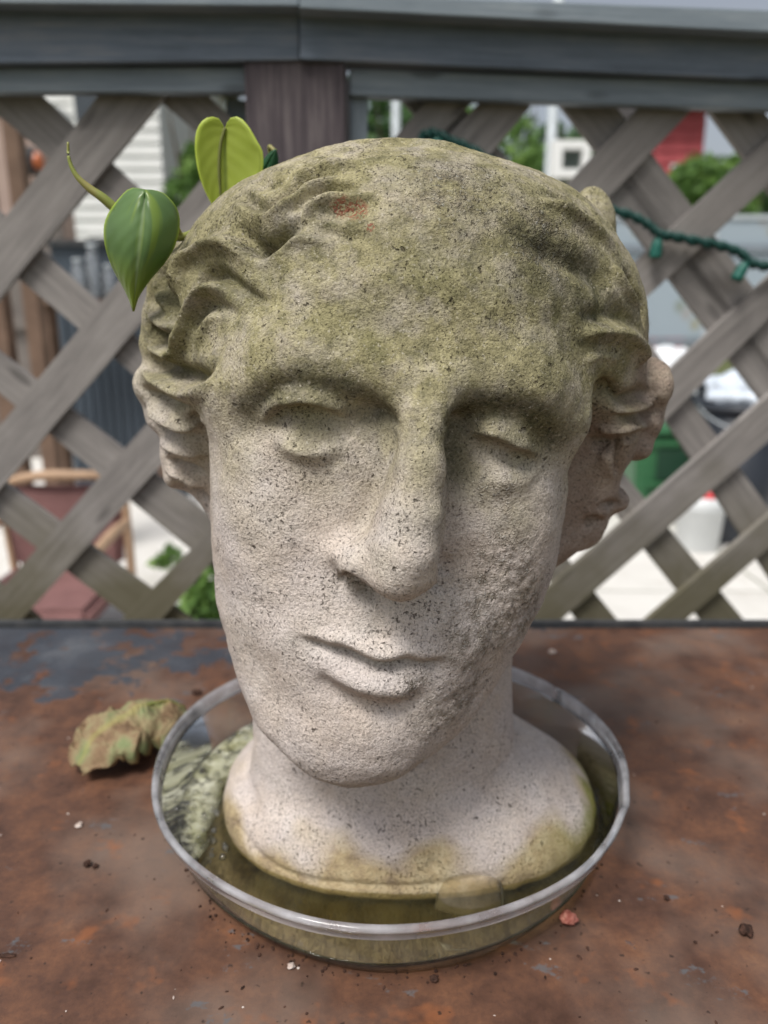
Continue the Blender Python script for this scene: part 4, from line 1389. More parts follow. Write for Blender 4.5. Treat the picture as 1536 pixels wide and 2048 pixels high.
# frame strips, beams, cap, post
def board(name, poly, n, c, off, th, mat, seed, axis=(1, 0, 0)):
    return slab(name, poly, n, c, th, mat, fence, off, axis, seed, 0.0015)
board('frame_strip', [(-200, 136), (492, 134), (492, 184), (-200, 184)], LN, LC, -0.020, 0.018, M_cap, 3.0)
board('frame_strip', [(700, 139), (1760, 171), (1760, 226), (700, 191)], RN, RC, -0.020, 0.018, M_cap, 5.0, (1, 0.13, 0))
board('side_strip', [(452, 200), (492, 200), (492, 1420), (452, 1420)], LN, LC, 0.020, 0.018, M_cap, 7.0, (0, 0, 1))
board('side_strip', [(700, 190), (736, 192), (730, 1420), (694, 1420)], RN, RC, -0.012, 0.010, M_cap, 9.0, (0, 0, 1))
board('beam', [(-200, 4), (598, 6), (598, 120), (-200, 128)], LN, LC, -0.034, 0.038, M_beam, 11.0)
board('beam', [(600, 8), (1760, 70), (1760, 168), (600, 118)], RN, RC, -0.034, 0.038, M_beam, 13.0, (1, 0.13, 0))
board('cap_board', [(-200, -24), (598, -16), (598, 12), (-200, 4)], LN, LC, -0.060, 0.140, M_cap, 15.0)
board('cap_board', [(600, -16), (1760, 28), (1760, 76), (600, 16)], RN, RC, -0.060, 0.140, M_cap, 17.0, (1, 0.13, 0))
z1 = P(600, 124, FY)[2]
xl, xr = P(490, 200, FY - 0.03)[0], P(690, 200, FY - 0.03)[0]
bm = bmesh.new()
ly = bm.verts.layers.float_vector.new('guv')
box(bm, (xl, FY - 0.030, 0.0), (xr, FY + 0.085, z1), 0.003)
for v in bm.verts: v[ly] = (v.co.z, v.co.x * 1.6, v.co.y)
adopt(bm_obj('post', bm, M_post), fence)

# ------------------------------------------------------------------ green string-light cord over the right bay
N = NT('green_cord', 0.5, 0.4); N.base(srgb(24, 66, 60)); M_cord = N.m
N = NT('green_socket', 0.45, 0.4); N.base(srgb(28, 92, 80)); M_sock = N.m
def RPt(u, v, off=-0.012): return PP(u, v, RN, RC + off)
cordp = [(840, 276), (868, 268), (905, 284), (940, 298), (1010, 340), (1080, 380), (1150, 404), (1210, 418), (1262, 432), (1296, 450), (1318, 468), (1350, 474), (1400, 484), (1450, 494), (1484, 508), (1502, 526), (1540, 534), (1600, 540)]
cord = empty('string_light_cord', RPt(1300, 450))
tag(cord, 'dark green string light cord draped across the right lattice bay', 'string lights')
for k in (0, 1):
    pts = []
    cp = spline(cordp, 170)
    for i, (u, v) in enumerate(cp):
        a = i * 0.55 + k * math.pi
        pts.append(RPt(u, v) + np.array((0, math.cos(a) * 0.0030, math.sin(a) * 0.0030)))
    adopt(bm_obj('wire', tube_mesh(np.array(pts), [0.0036, 0.0036], 6, len(pts)), M_cord, None, True), cord)
def socket(u0, v0, u1, v1):
    a, b = RPt(u0, v0), RPt(u1, v1)
    o = adopt(bm_obj('lamp_socket', tube_mesh([a, a * 0.6 + b * 0.4, b], [0.0038, 0.0066, 0.0072], 10, 10), M_sock, None, True), cord)
socket(1316, 474, 1310, 516)
socket(1494, 520, 1472, 560)
socket(880, 272, 868, 300)

# ================================================================== YARD BEYOND THE FENCE
N = NT('yard_ground', 0.95, 0.1)
N.base(N.ramp(N.noise(0.8, 6, 0.6), [(0.35, (0.07, 0.09, 0.035)), (0.6, (0.12, 0.13, 0.06))]))
bm = bmesh.new(); bmesh.ops.create_grid(bm, x_segments=1, y_segments=1, size=150)
g = bm_obj('ground', bm, N.m); tag(g, kind='structure')
N = NT('pale_concrete', 0.85, 0.2)
c = N.ramp(N.noise(1.6, 6, 0.6), [(0.3, (0.52, 0.50, 0.46)), (0.6, (0.66, 0.64, 0.60))])
N.base(N.mix(N.ramp(N.noise(9, 5, 0.65), [(0.55, 0), (0.75, 0.35)]), c, (0.40, 0.37, 0.31)))
N.normal(N.bump(N.noise(120, 3, 0.6), 0.3, 0.002))
patio = empty('patio', (0, 4, 0)); tag(patio, kind='structure')
for i in range(-4, 4):
    for j in range(4):
        box_obj('paving_slab', (i * 1.5 + 0.006, 1.2 + j * 1.6 + 0.006, 0.0), (i * 1.5 + 1.494, 1.2 + j * 1.6 + 1.594, 0.004), N.m, patio)
N = NT('deck_boards', 0.8, 0.2)
N.base(N.ramp(N.noise(1.0, 5, 0.6, N.mapping(N.pos(), scale=(4, 60, 4))), [(0.3, srgb(96, 88, 80)), (0.7, srgb(132, 122, 112))]))
deck = empty('deck', (0, -0.5, 0)); tag(deck, kind='structure')
for j in range(22):
    box_obj('deck_board', (-2.4, -2.2 + j * 0.145, 0.0), (2.4, -2.2 + j * 0.145 + 0.139, 0.025), N.m, deck)

def simple(name, c, rough=0.6, spec=0.3, var=0.25, sc=12):
    N = NT(name, rough, spec)
    N.base(N.ramp(N.noise(sc, 5, 0.6), [(0.3, tuple(x * (1 - var) for x in c)), (0.7, tuple(min(1, x * (1 + var)) for x in c))]))
    return N.m

def at(u, v, Y): return P(u, v, Y)

# --- trees and shrubs (leaf-sized faces through the crown)
def foliage_mat(name, a, b, c):
    N = NT(name, 0.6, 0.3)
    col = N.ramp(N.attr('tone'), [(0.0, a), (0.5, b), (1.0, c)])
    N.base(col)
    tl = N.n('ShaderNodeBsdfTranslucent'); N.put(tl.inputs[0], col)
    mx = N.n('ShaderNodeMixShader'); mx.inputs[0].default_value = 0.35
    N.t.links.new(N.b.outputs[0], mx.inputs[1]); N.t.links.new(tl.outputs[0], mx.inputs[2])
    N.t.links.new(mx.outputs[0], N.t.nodes['Material Output'].inputs['Surface'])
    return N.m
M_fol = foliage_mat('leafy_green', (0.07, 0.13, 0.04), (0.13, 0.24, 0.06), (0.22, 0.35, 0.08))
M_fold = foliage_mat('leafy_deep_green', (0.045, 0.10, 0.04), (0.085, 0.17, 0.06), (0.14, 0.24, 0.08))
M_bark = simple('bark', (0.10, 0.08, 0.06), 0.9, 0.1)
def crown_mesh(rx, ry, rz, n, leaf, seed, lumps=9):
    r = np.random.default_rng(seed)
    cen = r.normal(0, 1, (lumps, 3)); cen /= np.linalg.norm(cen, axis=1)[:, None]
    cen *= r.uniform(0.25, 0.75, (lumps, 1))
    lr = r.uniform(0.28, 0.5, lumps)
    k = r.integers(0, lumps, n)
    d = r.normal(0, 1, (n, 3)); d /= np.linalg.norm(d, axis=1)[:, None]
    p = cen[k] + d * lr[k][:, None] * r.uniform(0.5, 1.05, (n, 1)) ** 0.5
    p *= np.array((rx, ry, rz))
    a = r.normal(0, 1, (n, 3)); a /= np.linalg.norm(a, axis=1)[:, None]
    b = np.cross(a, r.normal(0, 1, (n, 3))); b /= np.linalg.norm(b, axis=1)[:, None]
    s = leaf * r.uniform(0.6, 1.3, (n, 1))
    V_ = np.stack([p - a * s, p + b * s * 0.5, p + a * s, p - b * s * 0.5], 1).reshape(-1, 3)
    me = mesh_from('crown', V_, np.arange(n * 4).reshape(-1, 4))
    attr(me, 'tone', np.repeat(np.clip(r.normal(0.5, 0.22, n) + (k % 3 - 1) * 0.12, 0, 1), 4))
    return me
def tree(name, base, h, rx, ry, rz, mat, lab, seed, n=3200, leaf=0.09, trunk=0.07, cat='tree'):
    t = empty(name, base)
    tag(t, lab, cat)
    cz = h - rz * 0.95
    c = link('crown', crown_mesh(rx, ry, rz, n, leaf, seed), mat, t); c.location = (0, 0, cz)
    r = random.Random(seed)
    bm_obj('trunk', tube_mesh([np.array((0, 0, 0.0)), np.array((0.04 * h / 3, 0, cz * 0.5)), np.array((0, 0.02, cz)), np.array((-0.05, 0, cz + rz * 0.5))], [trunk, trunk * 0.8, trunk * 0.5, trunk * 0.15], 9, 20), M_bark, t, True)
    for i in range(5):
        a = i * 1.26 + r.random()
        z0 = cz * r.uniform(0.6, 1.0)
        bm_obj('limb', tube_mesh([np.array((0, 0, z0)), np.array((math.cos(a) * rx * 0.35, math.sin(a) * ry * 0.35, z0 + rz * 0.35)), np.array((math.cos(a) * rx * 0.6, math.sin(a) * ry * 0.6, z0 + rz * 0.7))], [trunk * 0.45, trunk * 0.3, trunk * 0.08], 7, 12), M_bark, t, True)
    return t
def tree_at(name, u, vtop, Y, rx, rz, mat, lab, seed, **k):
    p = at(u, vtop, Y)
    return tree(name, (p[0], Y, 0.0), p[2], rx, rx, rz, mat, lab, seed, **k)
tree_at('garden_tree', 385, 60, 11.0, 0.66, 2.8, M_fol, 'green leafy tree beside the white house, left of the fence post', 5, n=7000)
tree_at('garden_tree', 800, 40, 12.0, 1.3, 3.2, M_fold, 'deep green tree just right of the fence post', 6, n=12000)
tree_at('garden_tree', 1010, 20, 12.5, 1.7, 3.4, M_fol, 'bright green tree behind the grey lamp pole', 7, n=14000)
tree_at('garden_shrub', 1455, 250, 8.0, 0.66, 1.10, M_fol, 'bright green bush in front of the red house', 8, n=7000, leaf=0.06, trunk=0.03, cat='shrub')
tree_at('garden_shrub', 1352, 320, 8.6, 0.34, 0.60, M_fold, 'dull grey-green bush left of the bright bush', 9, n=1600, leaf=0.05, trunk=0.03, cat='shrub')
tree_at('garden_shrub', 1520, 385, 7.0, 0.42, 0.55, M_fold, 'dark green shrub at the right edge above the string lights', 10, n=2200, leaf=0.05, trunk=0.03, cat='shrub')
tree_at('garden_shrub', 412, 1095, 1.75, 0.10, 0.16, M_fol, 'low bright green plant behind the lattice left of the stone chin', 11, n=700, leaf=0.022, trunk=0.006, cat='plant')
tree_at('garden_weed', 335, 1092, 2.9, 0.07, 0.05, M_fol, 'small green weed growing on the pale paving', 12, n=160, leaf=0.02, trunk=0.004, cat='weed')
tree_at('distant_tree', -250, 60, 20.0, 2.4, 3.0, M_fold, 'tall dark tree far behind the left end of the fence', 13, n=3000, leaf=0.16, trunk=0.14)
tree_at('distant_tree', 1180, 190, 22.0, 2.2, 2.6, M_fold, 'broad dark tree far behind the red house on its left', 14, n=3000, leaf=0.16, trunk=0.14)
tree_at('distant_tree', 1640, 120, 20.0, 2.2, 3.0, M_fold, 'tall dark tree far behind the red house on its right', 15, n=3000, leaf=0.16, trunk=0.14)
tree_at('distant_tree', 560, 60, 24.0, 2.6, 3.2, M_fold, 'tall dark tree far behind the fence post', 16, n=3000, leaf=0.17, trunk=0.14)

# --- houses
M_white = simple('white_siding', (0.74, 0.74, 0.72), 0.6, 0.3, 0.06, 3)
M_trim = simple('white_trim', (0.80, 0.80, 0.78), 0.5, 0.3, 0.04)
M_glass = simple('window_glass', (0.05, 0.06, 0.07), 0.08, 0.6, 0.2)
M_roof = simple('roof_shingle', (0.12, 0.11, 0.11), 0.9, 0.1)
M_redw = simple('red_siding', (0.42, 0.09, 0.10), 0.7, 0.2, 0.15, 4)
M_tan = simple('tan_siding', (0.36, 0.22, 0.14), 0.8, 0.2, 0.15, 4)
def house(name, x0, x1, y, h, mat, lab, wins, depth=6.0, rh=1.6):
    t = empty(name, ((x0 + x1) / 2, y + depth / 2, 0)); tag(t, lab, 'house')
    nb = int(h / 0.20)
    w = box_obj('wall', (x0, y, 0), (x1, y + depth, h), mat, t)
    for k in range(nb):                                    # clapboards
        bm = bmesh.new()
        z = k * 0.20
        vs_ = [bm.verts.new(q) for q in ((x0 - 0.01, y - 0.030, z), (x1 + 0.01, y - 0.030, z), (x1 + 0.01, y - 0.006, z + 0.197), (x0 - 0.01, y - 0.006, z + 0.197), (x0 - 0.01, y - 0.002, z), (x1 + 0.01, y - 0.002, z), (x1 + 0.01, y - 0.002, z + 0.197), (x0 - 0.01, y - 0.002, z + 0.197))]
        for f in ((0, 1, 2, 3), (4, 7, 6, 5), (0, 4, 5, 1), (3, 2, 6, 7), (0, 3, 7, 4), (1, 5, 6, 2)):
            bm.faces.new([vs_[i] for i in f])
        adopt(bm_obj('clapboard', bm, mat), t)
    bm = bmesh.new()
    pts = [(x0 - 0.3, y - 0.4, h), (x1 + 0.3, y - 0.4, h), (x1 + 0.3, y + depth + 0.4, h), (x0 - 0.3, y + depth + 0.4, h), (x0 - 0.3, y + depth / 2, h + rh), (x1 + 0.3, y + depth / 2, h + rh)]
    v_ = [bm.verts.new(p) for p in pts]
    for f in ((0, 1, 5, 4), (2, 3, 4, 5), (0, 4, 3), (1, 2, 5), (3, 2, 1, 0)):
        bm.faces.new([v_[i] for i in f])
    adopt(bm_obj('roof', bm, M_roof), t)
    for (a, b, c_, d) in wins:
        wf = adopt(bm_obj('window', (lambda B_: (box(B_, (a - 0.07, y - 0.07, c_ - 0.07), (b + 0.07, y - 0.032, d + 0.07)), B_)[1])(bmesh.new()), M_trim), t)
        pn = bm_obj('pane', (lambda B_: (box(B_, (a, y - 0.074, c_), (b, y - 0.071, d)), B_)[1])(bmesh.new()), M_glass)
        pn.parent = wf
    return t
ax0, ax1 = at(60, 300, 14.0)[0], at(322, 300, 14.0)[0]
house('white_house', ax0 - 1.5, ax1, 14.0, 5.6, M_white, 'white clapboard house seen through the left lattice', [(ax1 - 1.35, ax1 - 0.95, 3.2, 4.4), (ax1 - 3.0, ax1 - 2.4, 3.2, 4.4), (ax1 - 1.35, ax1 - 0.95, 1.0, 2.1)], rh=2.0)
bx0, bx1 = at(1335, 300, 16.0)[0], at(1405, 300, 16.0)[0]
house('red_house', bx0 - 0.2, bx1, 16.0, 4.6, M_redw, 'red clapboard house behind the bushes at upper right', [(bx0 + 0.15, bx0 + 0.5, 2.6, 3.5)], depth=3.0, rh=1.0)
tx0 = at(1195, 400, 9.0)[0]; tx1 = at(1248, 400, 9.0)[0]
shed = empty('tan_shed', ((tx0 + tx1) / 2, 9.5, 0)); tag(shed, 'little tan and red shed glimpsed just above the string lights', 'shed')
sh = at(1220, 372, 9.0)[2]
bm = bmesh.new()
v_ = [bm.verts.new(p) for p in ((tx0, 9.0, 0), (tx1, 9.0, 0), (tx1, 9.0, sh * 0.93), ((tx0 + tx1) / 2, 9.0, sh + 0.12), (tx0, 9.0, sh * 0.93), (tx0, 10.2, 0), (tx1, 10.2, 0), (tx1, 10.2, sh * 0.93), ((tx0 + tx1) / 2, 10.2, sh + 0.12), (tx0, 10.2, sh * 0.93))]
for f in ((0, 1, 2, 3, 4), (9, 8, 7, 6, 5), (0, 5, 6, 1), (1, 6, 7, 2), (2, 7, 8, 3), (3, 8, 9, 4), (4, 9, 5, 0)):
    bm.faces.new([v_[i] for i in f])
adopt(bm_obj('wall', bm, M_tan), shed)
adopt(box_obj('door', (tx1 + 0.003, 9.0, 0.0), (tx1 + 0.16, 9.05, sh * 0.86), M_redw), shed)

# --- lamp pole with a white box frame
M_galv = simple('galvanised_steel', (0.42, 0.46, 0.48), 0.45, 0.5, 0.1)
pp = at(1102, 300, 8.0)
pole = empty('lamp_pole', (pp[0], 8.0, 0)); tag(pole, 'pale grey steel pole rising behind the right lattice bay', 'pole')
bm_obj('shaft', lathe([(0.060, 0.0), (0.060, 0.3), (0.052, 0.31), (0.048, 4.4), (0.01, 4.42)], 20, closed=True), M_galv, pole, True)
bm_obj('base_plate', lathe([(0.14, 0.0), (0.14, 0.02), (0.06, 0.03)], 20, closed=True), M_galv, pole, False)
p2 = at(792, 300, 9.5)
pole2 = empty('lamp_pole', (p2[0], 9.5, 0)); tag(pole2, 'slim grey pole in front of the deep green tree right of the post', 'pole')
bm_obj('shaft', lathe([(0.055, 0.0), (0.055, 0.3), (0.05, 0.31), (0.045, 4.6), (0.01, 4.62)], 20, closed=True), M_galv, pole2, True)
bm_obj('base_plate', lathe([(0.14, 0.0), (0.14, 0.02), (0.06, 0.03)], 20, closed=True), M_galv, pole2, False)
Yb = 7.9
wx0, wx1 = at(1100, 320, Yb)[0], at(1176, 320, Yb)[0]
wz0, wz1 = at(1130, 358, Yb)[2], at(1130, 284, Yb)[2]
wb = empty('white_box_frame', ((wx0 + wx1) / 2, Yb, wz0)); tag(wb, 'white square box frame with a dark opening beside the pole', 'box')
fr_ = 0.075
for nm, lo, hi in (('frame_side', (wx0, wz0), (wx0 + fr_ * 1.3, wz1)), ('frame_side', (wx1 - fr_, wz0), (wx1, wz1)), ('frame_bar', (wx0 + fr_ * 1.3, wz1 - fr_), (wx1 - fr_, wz1)), ('frame_bar', (wx0 + fr_ * 1.3, wz0), (wx1 - fr_, wz0 + fr_))):
    adopt(box_obj(nm, (lo[0], Yb - 0.1, lo[1]), (hi[0], Yb + 0.05, hi[1]), M_trim, None, 0.006), wb)
adopt(box_obj('dark_panel', (wx0 + fr_ * 1.3, Yb + 0.0, wz0 + fr_), (wx1 - fr_, Yb + 0.04, wz1 - fr_), simple('dark_opening', (0.08, 0.10, 0.09), 0.5, 0.3)), wb)
adopt(box_obj('bracket', (wx0 + 0.02, Yb - 0.02, wz0 - 0.5), (wx0 + 0.08, Yb + 0.03, wz0), M_trim), wb)

# --- frosted screen with grey rails, right
M_frost = NT('frosted_glass_print', 0.35, 0.5)
vd = M_frost.voronoi(7.0, vec=M_frost.mapping(M_frost.pos(), scale=(1, 1, 0.8)))
vc = M_frost.sep(M_frost.voronoi(7.0, out='Color', vec=M_frost.mapping(M_frost.pos(), scale=(1, 1, 0.8))))
spot = M_frost.ramp(vd, [(0.20, 1.0), (0.36, 0.0)])
scol = M_frost.ramp(vc[0], [(0.0, srgb(150, 140, 96)), (0.4, srgb(96, 116, 104)), (0.7, srgb(168, 156, 150)), (1.0, srgb(200, 206, 206))])
M_frost.base(M_frost.mix(M_frost.math('MULTIPLY', spot, 0.7), srgb(152, 164, 172), scol))
M_grey = simple('grey_metal', (0.20, 0.23, 0.26), 0.45, 0.5, 0.1)
Ys = 5.2
sx0, sx1 = at(1150, 600, Ys)[0], at(1680, 600, Ys)[0]
scr = empty('garden_screen', ((sx0 + sx1) / 2, Ys, 0)); tag(scr, 'pale blue-grey patterned screen with dark grey rails behind the right lattice', 'screen')
za, zb_, zc_ = at(1300, 505, Ys)[2], at(1300, 675, Ys)[2], at(1300, 440, Ys)[2]
nP = 4
for i in range(nP):
    a = sx0 + (sx1 - sx0) * i / nP; b = sx0 + (sx1 - sx0) * (i + 1) / nP
    adopt(box_obj('panel', (a + 0.02, Ys, zb_), (b - 0.02, Ys + 0.01, za), M_frost.m), scr)
    adopt(box_obj('upper_panel', (a + 0.02, Ys, za + 0.05), (b - 0.02, Ys + 0.01, zc_), M_frost.m), scr)
    adopt(box_obj('upright', (a - 0.018, Ys - 0.01, 0.0), (a + 0.018, Ys + 0.03, zc_), M_galv), scr)
for z in (zb_ - 0.052, za + 0.002):
    adopt(box_obj('rail', (sx0, Ys - 0.025, z), (sx1, Ys + 0.04, z + 0.046), M_grey, None, 0.004), scr)
adopt(box_obj('rail', (sx0, Ys - 0.012, zc_ + 0.002), (sx1, Ys + 0.03, zc_ + 0.03), M_galv, None, 0.004), scr)

# --- bins, bag, bucket
def tapered(bm, w0, d0, w1, d1, z0, z1, bev=0.02):
    v0 = [bm.verts.new((sx * w0 / 2, sy * d0 / 2, z0)) for sx, sy in ((-1, -1), (1, -1), (1, 1), (-1, 1))]
    v1 = [bm.verts.new((sx * w1 / 2, sy * d1 / 2, z1)) for sx, sy in ((-1, -1), (1, -1), (1, 1), (-1, 1))]
    fs = [bm.faces.new(list(reversed(v0))), bm.faces.new(v1)]
    for i in range(4):
        fs.append(bm.faces.new((v0[i], v0[(i + 1) % 4], v1[(i + 1) % 4], v1[i])))
    bmesh.ops.bevel(bm, geom=list({e for f in fs for e in f.edges}), offset=bev, segments=3, affect='EDGES')
    return bm
M_green = simple('green_plastic', (0.035, 0.13, 0.055), 0.45, 0.4, 0.2, 5)
M_dgrn = simple('dark_green_plastic', (0.015, 0.05, 0.028), 0.5, 0.4, 0.2, 5)
M_black = simple('black_plastic', (0.022, 0.026, 0.034), 0.4, 0.4, 0.2, 5)
M_bagw = simple('pale_bag', (0.62, 0.68, 0.76), 0.3, 0.5, 0.12, 8)
M_pail = simple('white_plastic', (0.62, 0.64, 0.64), 0.4, 0.4, 0.06)
M_redp = simple('red_plastic', (0.60, 0.05, 0.06), 0.4, 0.4, 0.1)
Yg = 3.9
gp = at(1318, 900, Yg); gt = at(1318, 846, Yg)[2]
gb = empty('green_bin', (gp[0], Yg, 0)); tag(gb, 'green plastic kerbside bin with a recessed front grip behind the stone hair', 'bin')
W = 0.36
bm_obj('body', tapered(bmesh.new(), W * 0.84, 0.34, W, 0.38, 0.02, gt - 0.03), M_green, gb)
bm_obj('lid', tapered(bmesh.new(), W + 0.03, 0.42, W + 0.01, 0.40, gt - 0.028, gt + 0.01, 0.012), M_green, gb)
gr_ = box_obj('grip_recess', (-0.075, -0.1985, gt - 0.25), (0.075, -0.1895, gt - 0.10), M_dgrn, None, 0.008); gr_.parent = gb
for z in (gt - 0.085, gt - 0.285):
    s_ = box_obj('moulded_band', (-0.13, -0.205, z), (0.13, -0.19, z + 0.022), M_green, None, 0.006); s_.parent = gb
for sx in (-1, 1):
    o = bm_obj('wheel', lathe([(0.01, -0.02), (0.05, -0.02), (0.055, 0.0), (0.05, 0.02), (0.01, 0.02)], 20, closed=True), M_black, gb, True)
    o.rotation_euler = (0, rad(90), 0); o.location = (sx * 0.19, 0.12, 0.055)
Yk = 3.55
kp = at(1490, 800, Yk); kt = at(1490, 800, Yk)[2]
kb = empty('black_bin', (kp[0], Yk, 0)); tag(kb, 'round black bin with a bag bulging from its top at the right edge', 'bin')
bm_obj('body', lathe([(0.155, 0.0), (0.165, 0.02), (0.195, kt - 0.04)], 40, closed=True), M_black, kb, True)
bm_obj('rim', lathe([(0.195, kt - 0.04), (0.212, kt - 0.036), (0.214, kt - 0.012), (0.196, kt - 0.006), (0.19, kt - 0.03)], 40), M_black, kb, True)
hd = [np.array((0.212 * math.cos(a), 0.212 * math.sin(a) - 0.01, kt - 0.03 - 0.09 * math.sin((a + math.pi) / math.pi * math.pi))) for a in np.linspace(-math.pi, 0, 12)]
bm_obj('wire_handle', tube_mesh(np.array(hd), [0.004, 0.004], 6, 30), M_galv, kb, True)
def lumpy(name, p, r, mat, lab, cat, seed, amp=0.3):
    bm = bmesh.new(); bmesh.ops.create_icosphere(bm, subdivisions=4, radius=1.0)
    for q in bm.verts:
        n_ = q.co.normalized()
        k = 1 + amp * mnoise.noise(n_ * 2.0 + Vector((seed, 0, 0))) + amp * 0.6 * abs(mnoise.noise(n_ * 5.0 + Vector((0, seed, 0))))
        q.co = Vector((n_.x * r[0], n_.y * r[1], (n_.z + 0.6) * r[2])) * k
        q.co.z = max(0, q.co.z)
    o = bm_obj(name, bm, mat, None, True); o.location = p
    return tag(o, lab, cat)
lumpy('plastic_bag', (kp[0], Yk, kt - 0.03), (0.17, 0.17, 0.10), M_bagw, 'crumpled pale blue-white bag stuffed in the black bin', 'bag', 3.0)
wp = at(1330, 745, 4.6)
lumpy('folded_tarp', (wp[0], 4.6, wp[2]), (0.16, 0.14, 0.09), simple('white_tarp', (0.72, 0.74, 0.76), 0.5, 0.3, 0.08), 'white bundle lying on the black crate behind the stone curls', 'bundle', 6.0, 0.2)
cr = empty('black_crate', (wp[0], 4.6, 0)); tag(cr, 'black slatted crate holding up the white bundle', 'crate')
for sx in (-1, 1):
    for sy in (-1, 1):
        o = box_obj('corner_post', (sx * 0.17 - 0.015, sy * 0.14 - 0.015, 0), (sx * 0.17 + 0.015, sy * 0.14 + 0.015, wp[2] - 0.004), M_black); o.parent = cr
nsl = 7
for k in range(nsl):
    z0 = wp[2] * k / nsl
    for sy in (-1, 1):
        o = box_obj('slat', (-0.19, sy * 0.158 - 0.006, z0 + 0.01), (0.19, sy * 0.158 + 0.006, z0 + wp[2] / nsl - 0.012), M_black); o.parent = cr
o = box_obj('top_board', (-0.19, -0.15, wp[2] - 0.003), (0.19, 0.15, wp[2]), M_black); o.parent = cr
bk = PZ(1392, 1096, 0.0); bt = at(1392, 990, bk[1])[2]
bu = empty('white_bucket', (bk[0], bk[1], 0)); tag(bu, 'white ridged plastic bucket with a red lid piece on the paving', 'bucket')
bm_obj('body', lathe([(0.085, 0.0), (0.092, 0.01), (0.104, bt - 0.055), (0.110, bt - 0.05), (0.110, bt - 0.040), (0.105, bt - 0.036), (0.111, bt - 0.03), (0.111, bt - 0.02), (0.106, bt - 0.016), (0.107, bt)], 40, closed=True), M_pail, bu, True)
o = bm_obj('lid', lathe([(0.085, 0.0), (0.088, 0.02), (0.070, 0.034), (0.02, 0.038), (0.001, 0.038)], 30, closed=False), M_redp, bu, True)
o.location = (0.02, 0, bt + 0.002)
kx = PZ(1472, 1092, 0.0)
ks = empty('black_box', (kx[0], kx[1] + 0.12, 0)); tag(ks, 'black lidded box on the paving right of the white bucket', 'box')
kt2 = at(1472, 985, kx[1])[2]
bm_obj('body', tapered(bmesh.new(), 0.17, 0.22, 0.19, 0.24, 0.0, kt2, 0.01), M_black, ks)
bm_obj('lid', tapered(bmesh.new(), 0.205, 0.255, 0.20, 0.25, kt2 + 0.001, kt2 + 0.025, 0.006), M_black, ks)

# --- left side: cabinet, bag, posts, board wall, lantern, chair
M_cab = simple('slate_cabinet', (0.055, 0.072, 0.092), 0.5, 0.4, 0.12, 6)
Yc = 4.3
cx0, cx1 = at(128, 750, Yc)[0], at(392, 750, Yc)[0]
cz = at(200, 492, Yc)[2]
cab = empty('storage_cabinet', ((cx0 + cx1) / 2, Yc + 0.25, 0)); tag(cab, 'slate blue ribbed storage cabinet seen through the left lattice', 'cabinet')
adopt(box_obj('carcass', (cx0, Yc, 0.0), (cx1, Yc + 0.5, cz), M_cab), cab)
nr_ = 14
for k in range(nr_):
    a = cx0 + (cx1 - cx0) * k / nr_
    adopt(box_obj('rib', (a + 0.010, Yc - 0.012, 0.04), (a + (cx1 - cx0) / nr_ - 0.010, Yc - 0.001, cz * 0.78), M_cab), cab)
adopt(box_obj('top_panel', (cx0 - 0.03, Yc - 0.03, cz + 0.001), (cx1 + 0.03, Yc + 0.53, cz + 0.03), M_dark.m), cab)

M_wood2 = simple('brown_timber', (0.16, 0.105, 0.075), 0.8, 0.2, 0.3, 9)
M_board = simple('taupe_boards', (0.17, 0.15, 0.135), 0.85, 0.2, 0.25, 5)
M_pinkw = simple('pink_render', (0.44, 0.33, 0.28), 0.9, 0.1, 0.1, 4)
# glass jars on a plank in front of the cabinet
zp = at(190, 600, Yc - 0.25)[2]
sh_ = empty('plank_shelf', (at(190, 600, Yc - 0.25)[0], Yc - 0.25, 0)); tag(sh_, 'narrow timber plank shelf in front of the slate blue cabinet', 'shelf')
hx = sh_.location.x
adopt(box_obj('plank', (hx - 0.26, Yc - 0.33, zp - 0.02), (hx + 0.30, Yc - 0.16, zp), M_wood2), sh_)
for sx in (-0.24, 0.28):
    adopt(box_obj('leg', (hx + sx - 0.015, Yc - 0.30, 0.0), (hx + sx + 0.015, Yc - 0.19, zp - 0.0205), M_wood2), sh_)
for i, (du, hh, lab) in enumerate(((-26, 0.20, 'leftmost of three pale glass jars on the plank shelf'), (4, 0.27, 'tallest, middle one of three pale glass jars on the plank shelf'), (34, 0.17, 'rightmost of three pale glass jars on the plank shelf'))):
    x = at(190 + du, 600, Yc - 0.25)[0]
    j = empty('glass_jar', (x, Yc - 0.25, zp)); tag(j, lab, 'jar', 'jars on the plank shelf')
    bm_obj('body', lathe([(0.002, 0.0), (0.034, 0.001), (0.036, 0.02), (0.036, hh * 0.75), (0.024, hh * 0.85), (0.024, hh * 0.95)], 24), thin_plastic('jar_glass', (0.85, 0.88, 0.9), 0.35, (0.8, 0.84, 0.88), 1.5, 0.05)[0], j, True)
    bm_obj('lid', lathe([(0.002, hh), (0.027, hh), (0.027, hh * 0.93), (0.002, hh * 0.93)], 24), M_galv, j, True)
# pergola posts
for (u, w, lab) in ((8, 0.075, 'brown timber post at the far left edge'), (78, 0.06, 'slim brown timber post right of the lantern')):
    p = at(u, 700, 3.2)
    t = empty('timber_post', (p[0], 3.2, 0)); tag(t, lab, 'post')
    o = box_obj('shaft', (-w / 2, -w / 2, 0.0), (w / 2, w / 2, 2.35), M_wood2, None, 0.004); o.parent = t
    o = box_obj('footing', (-w * 0.8, -w * 0.8, 0.004), (w * 0.8, w * 0.8, 0.07), M_galv); o.parent = t
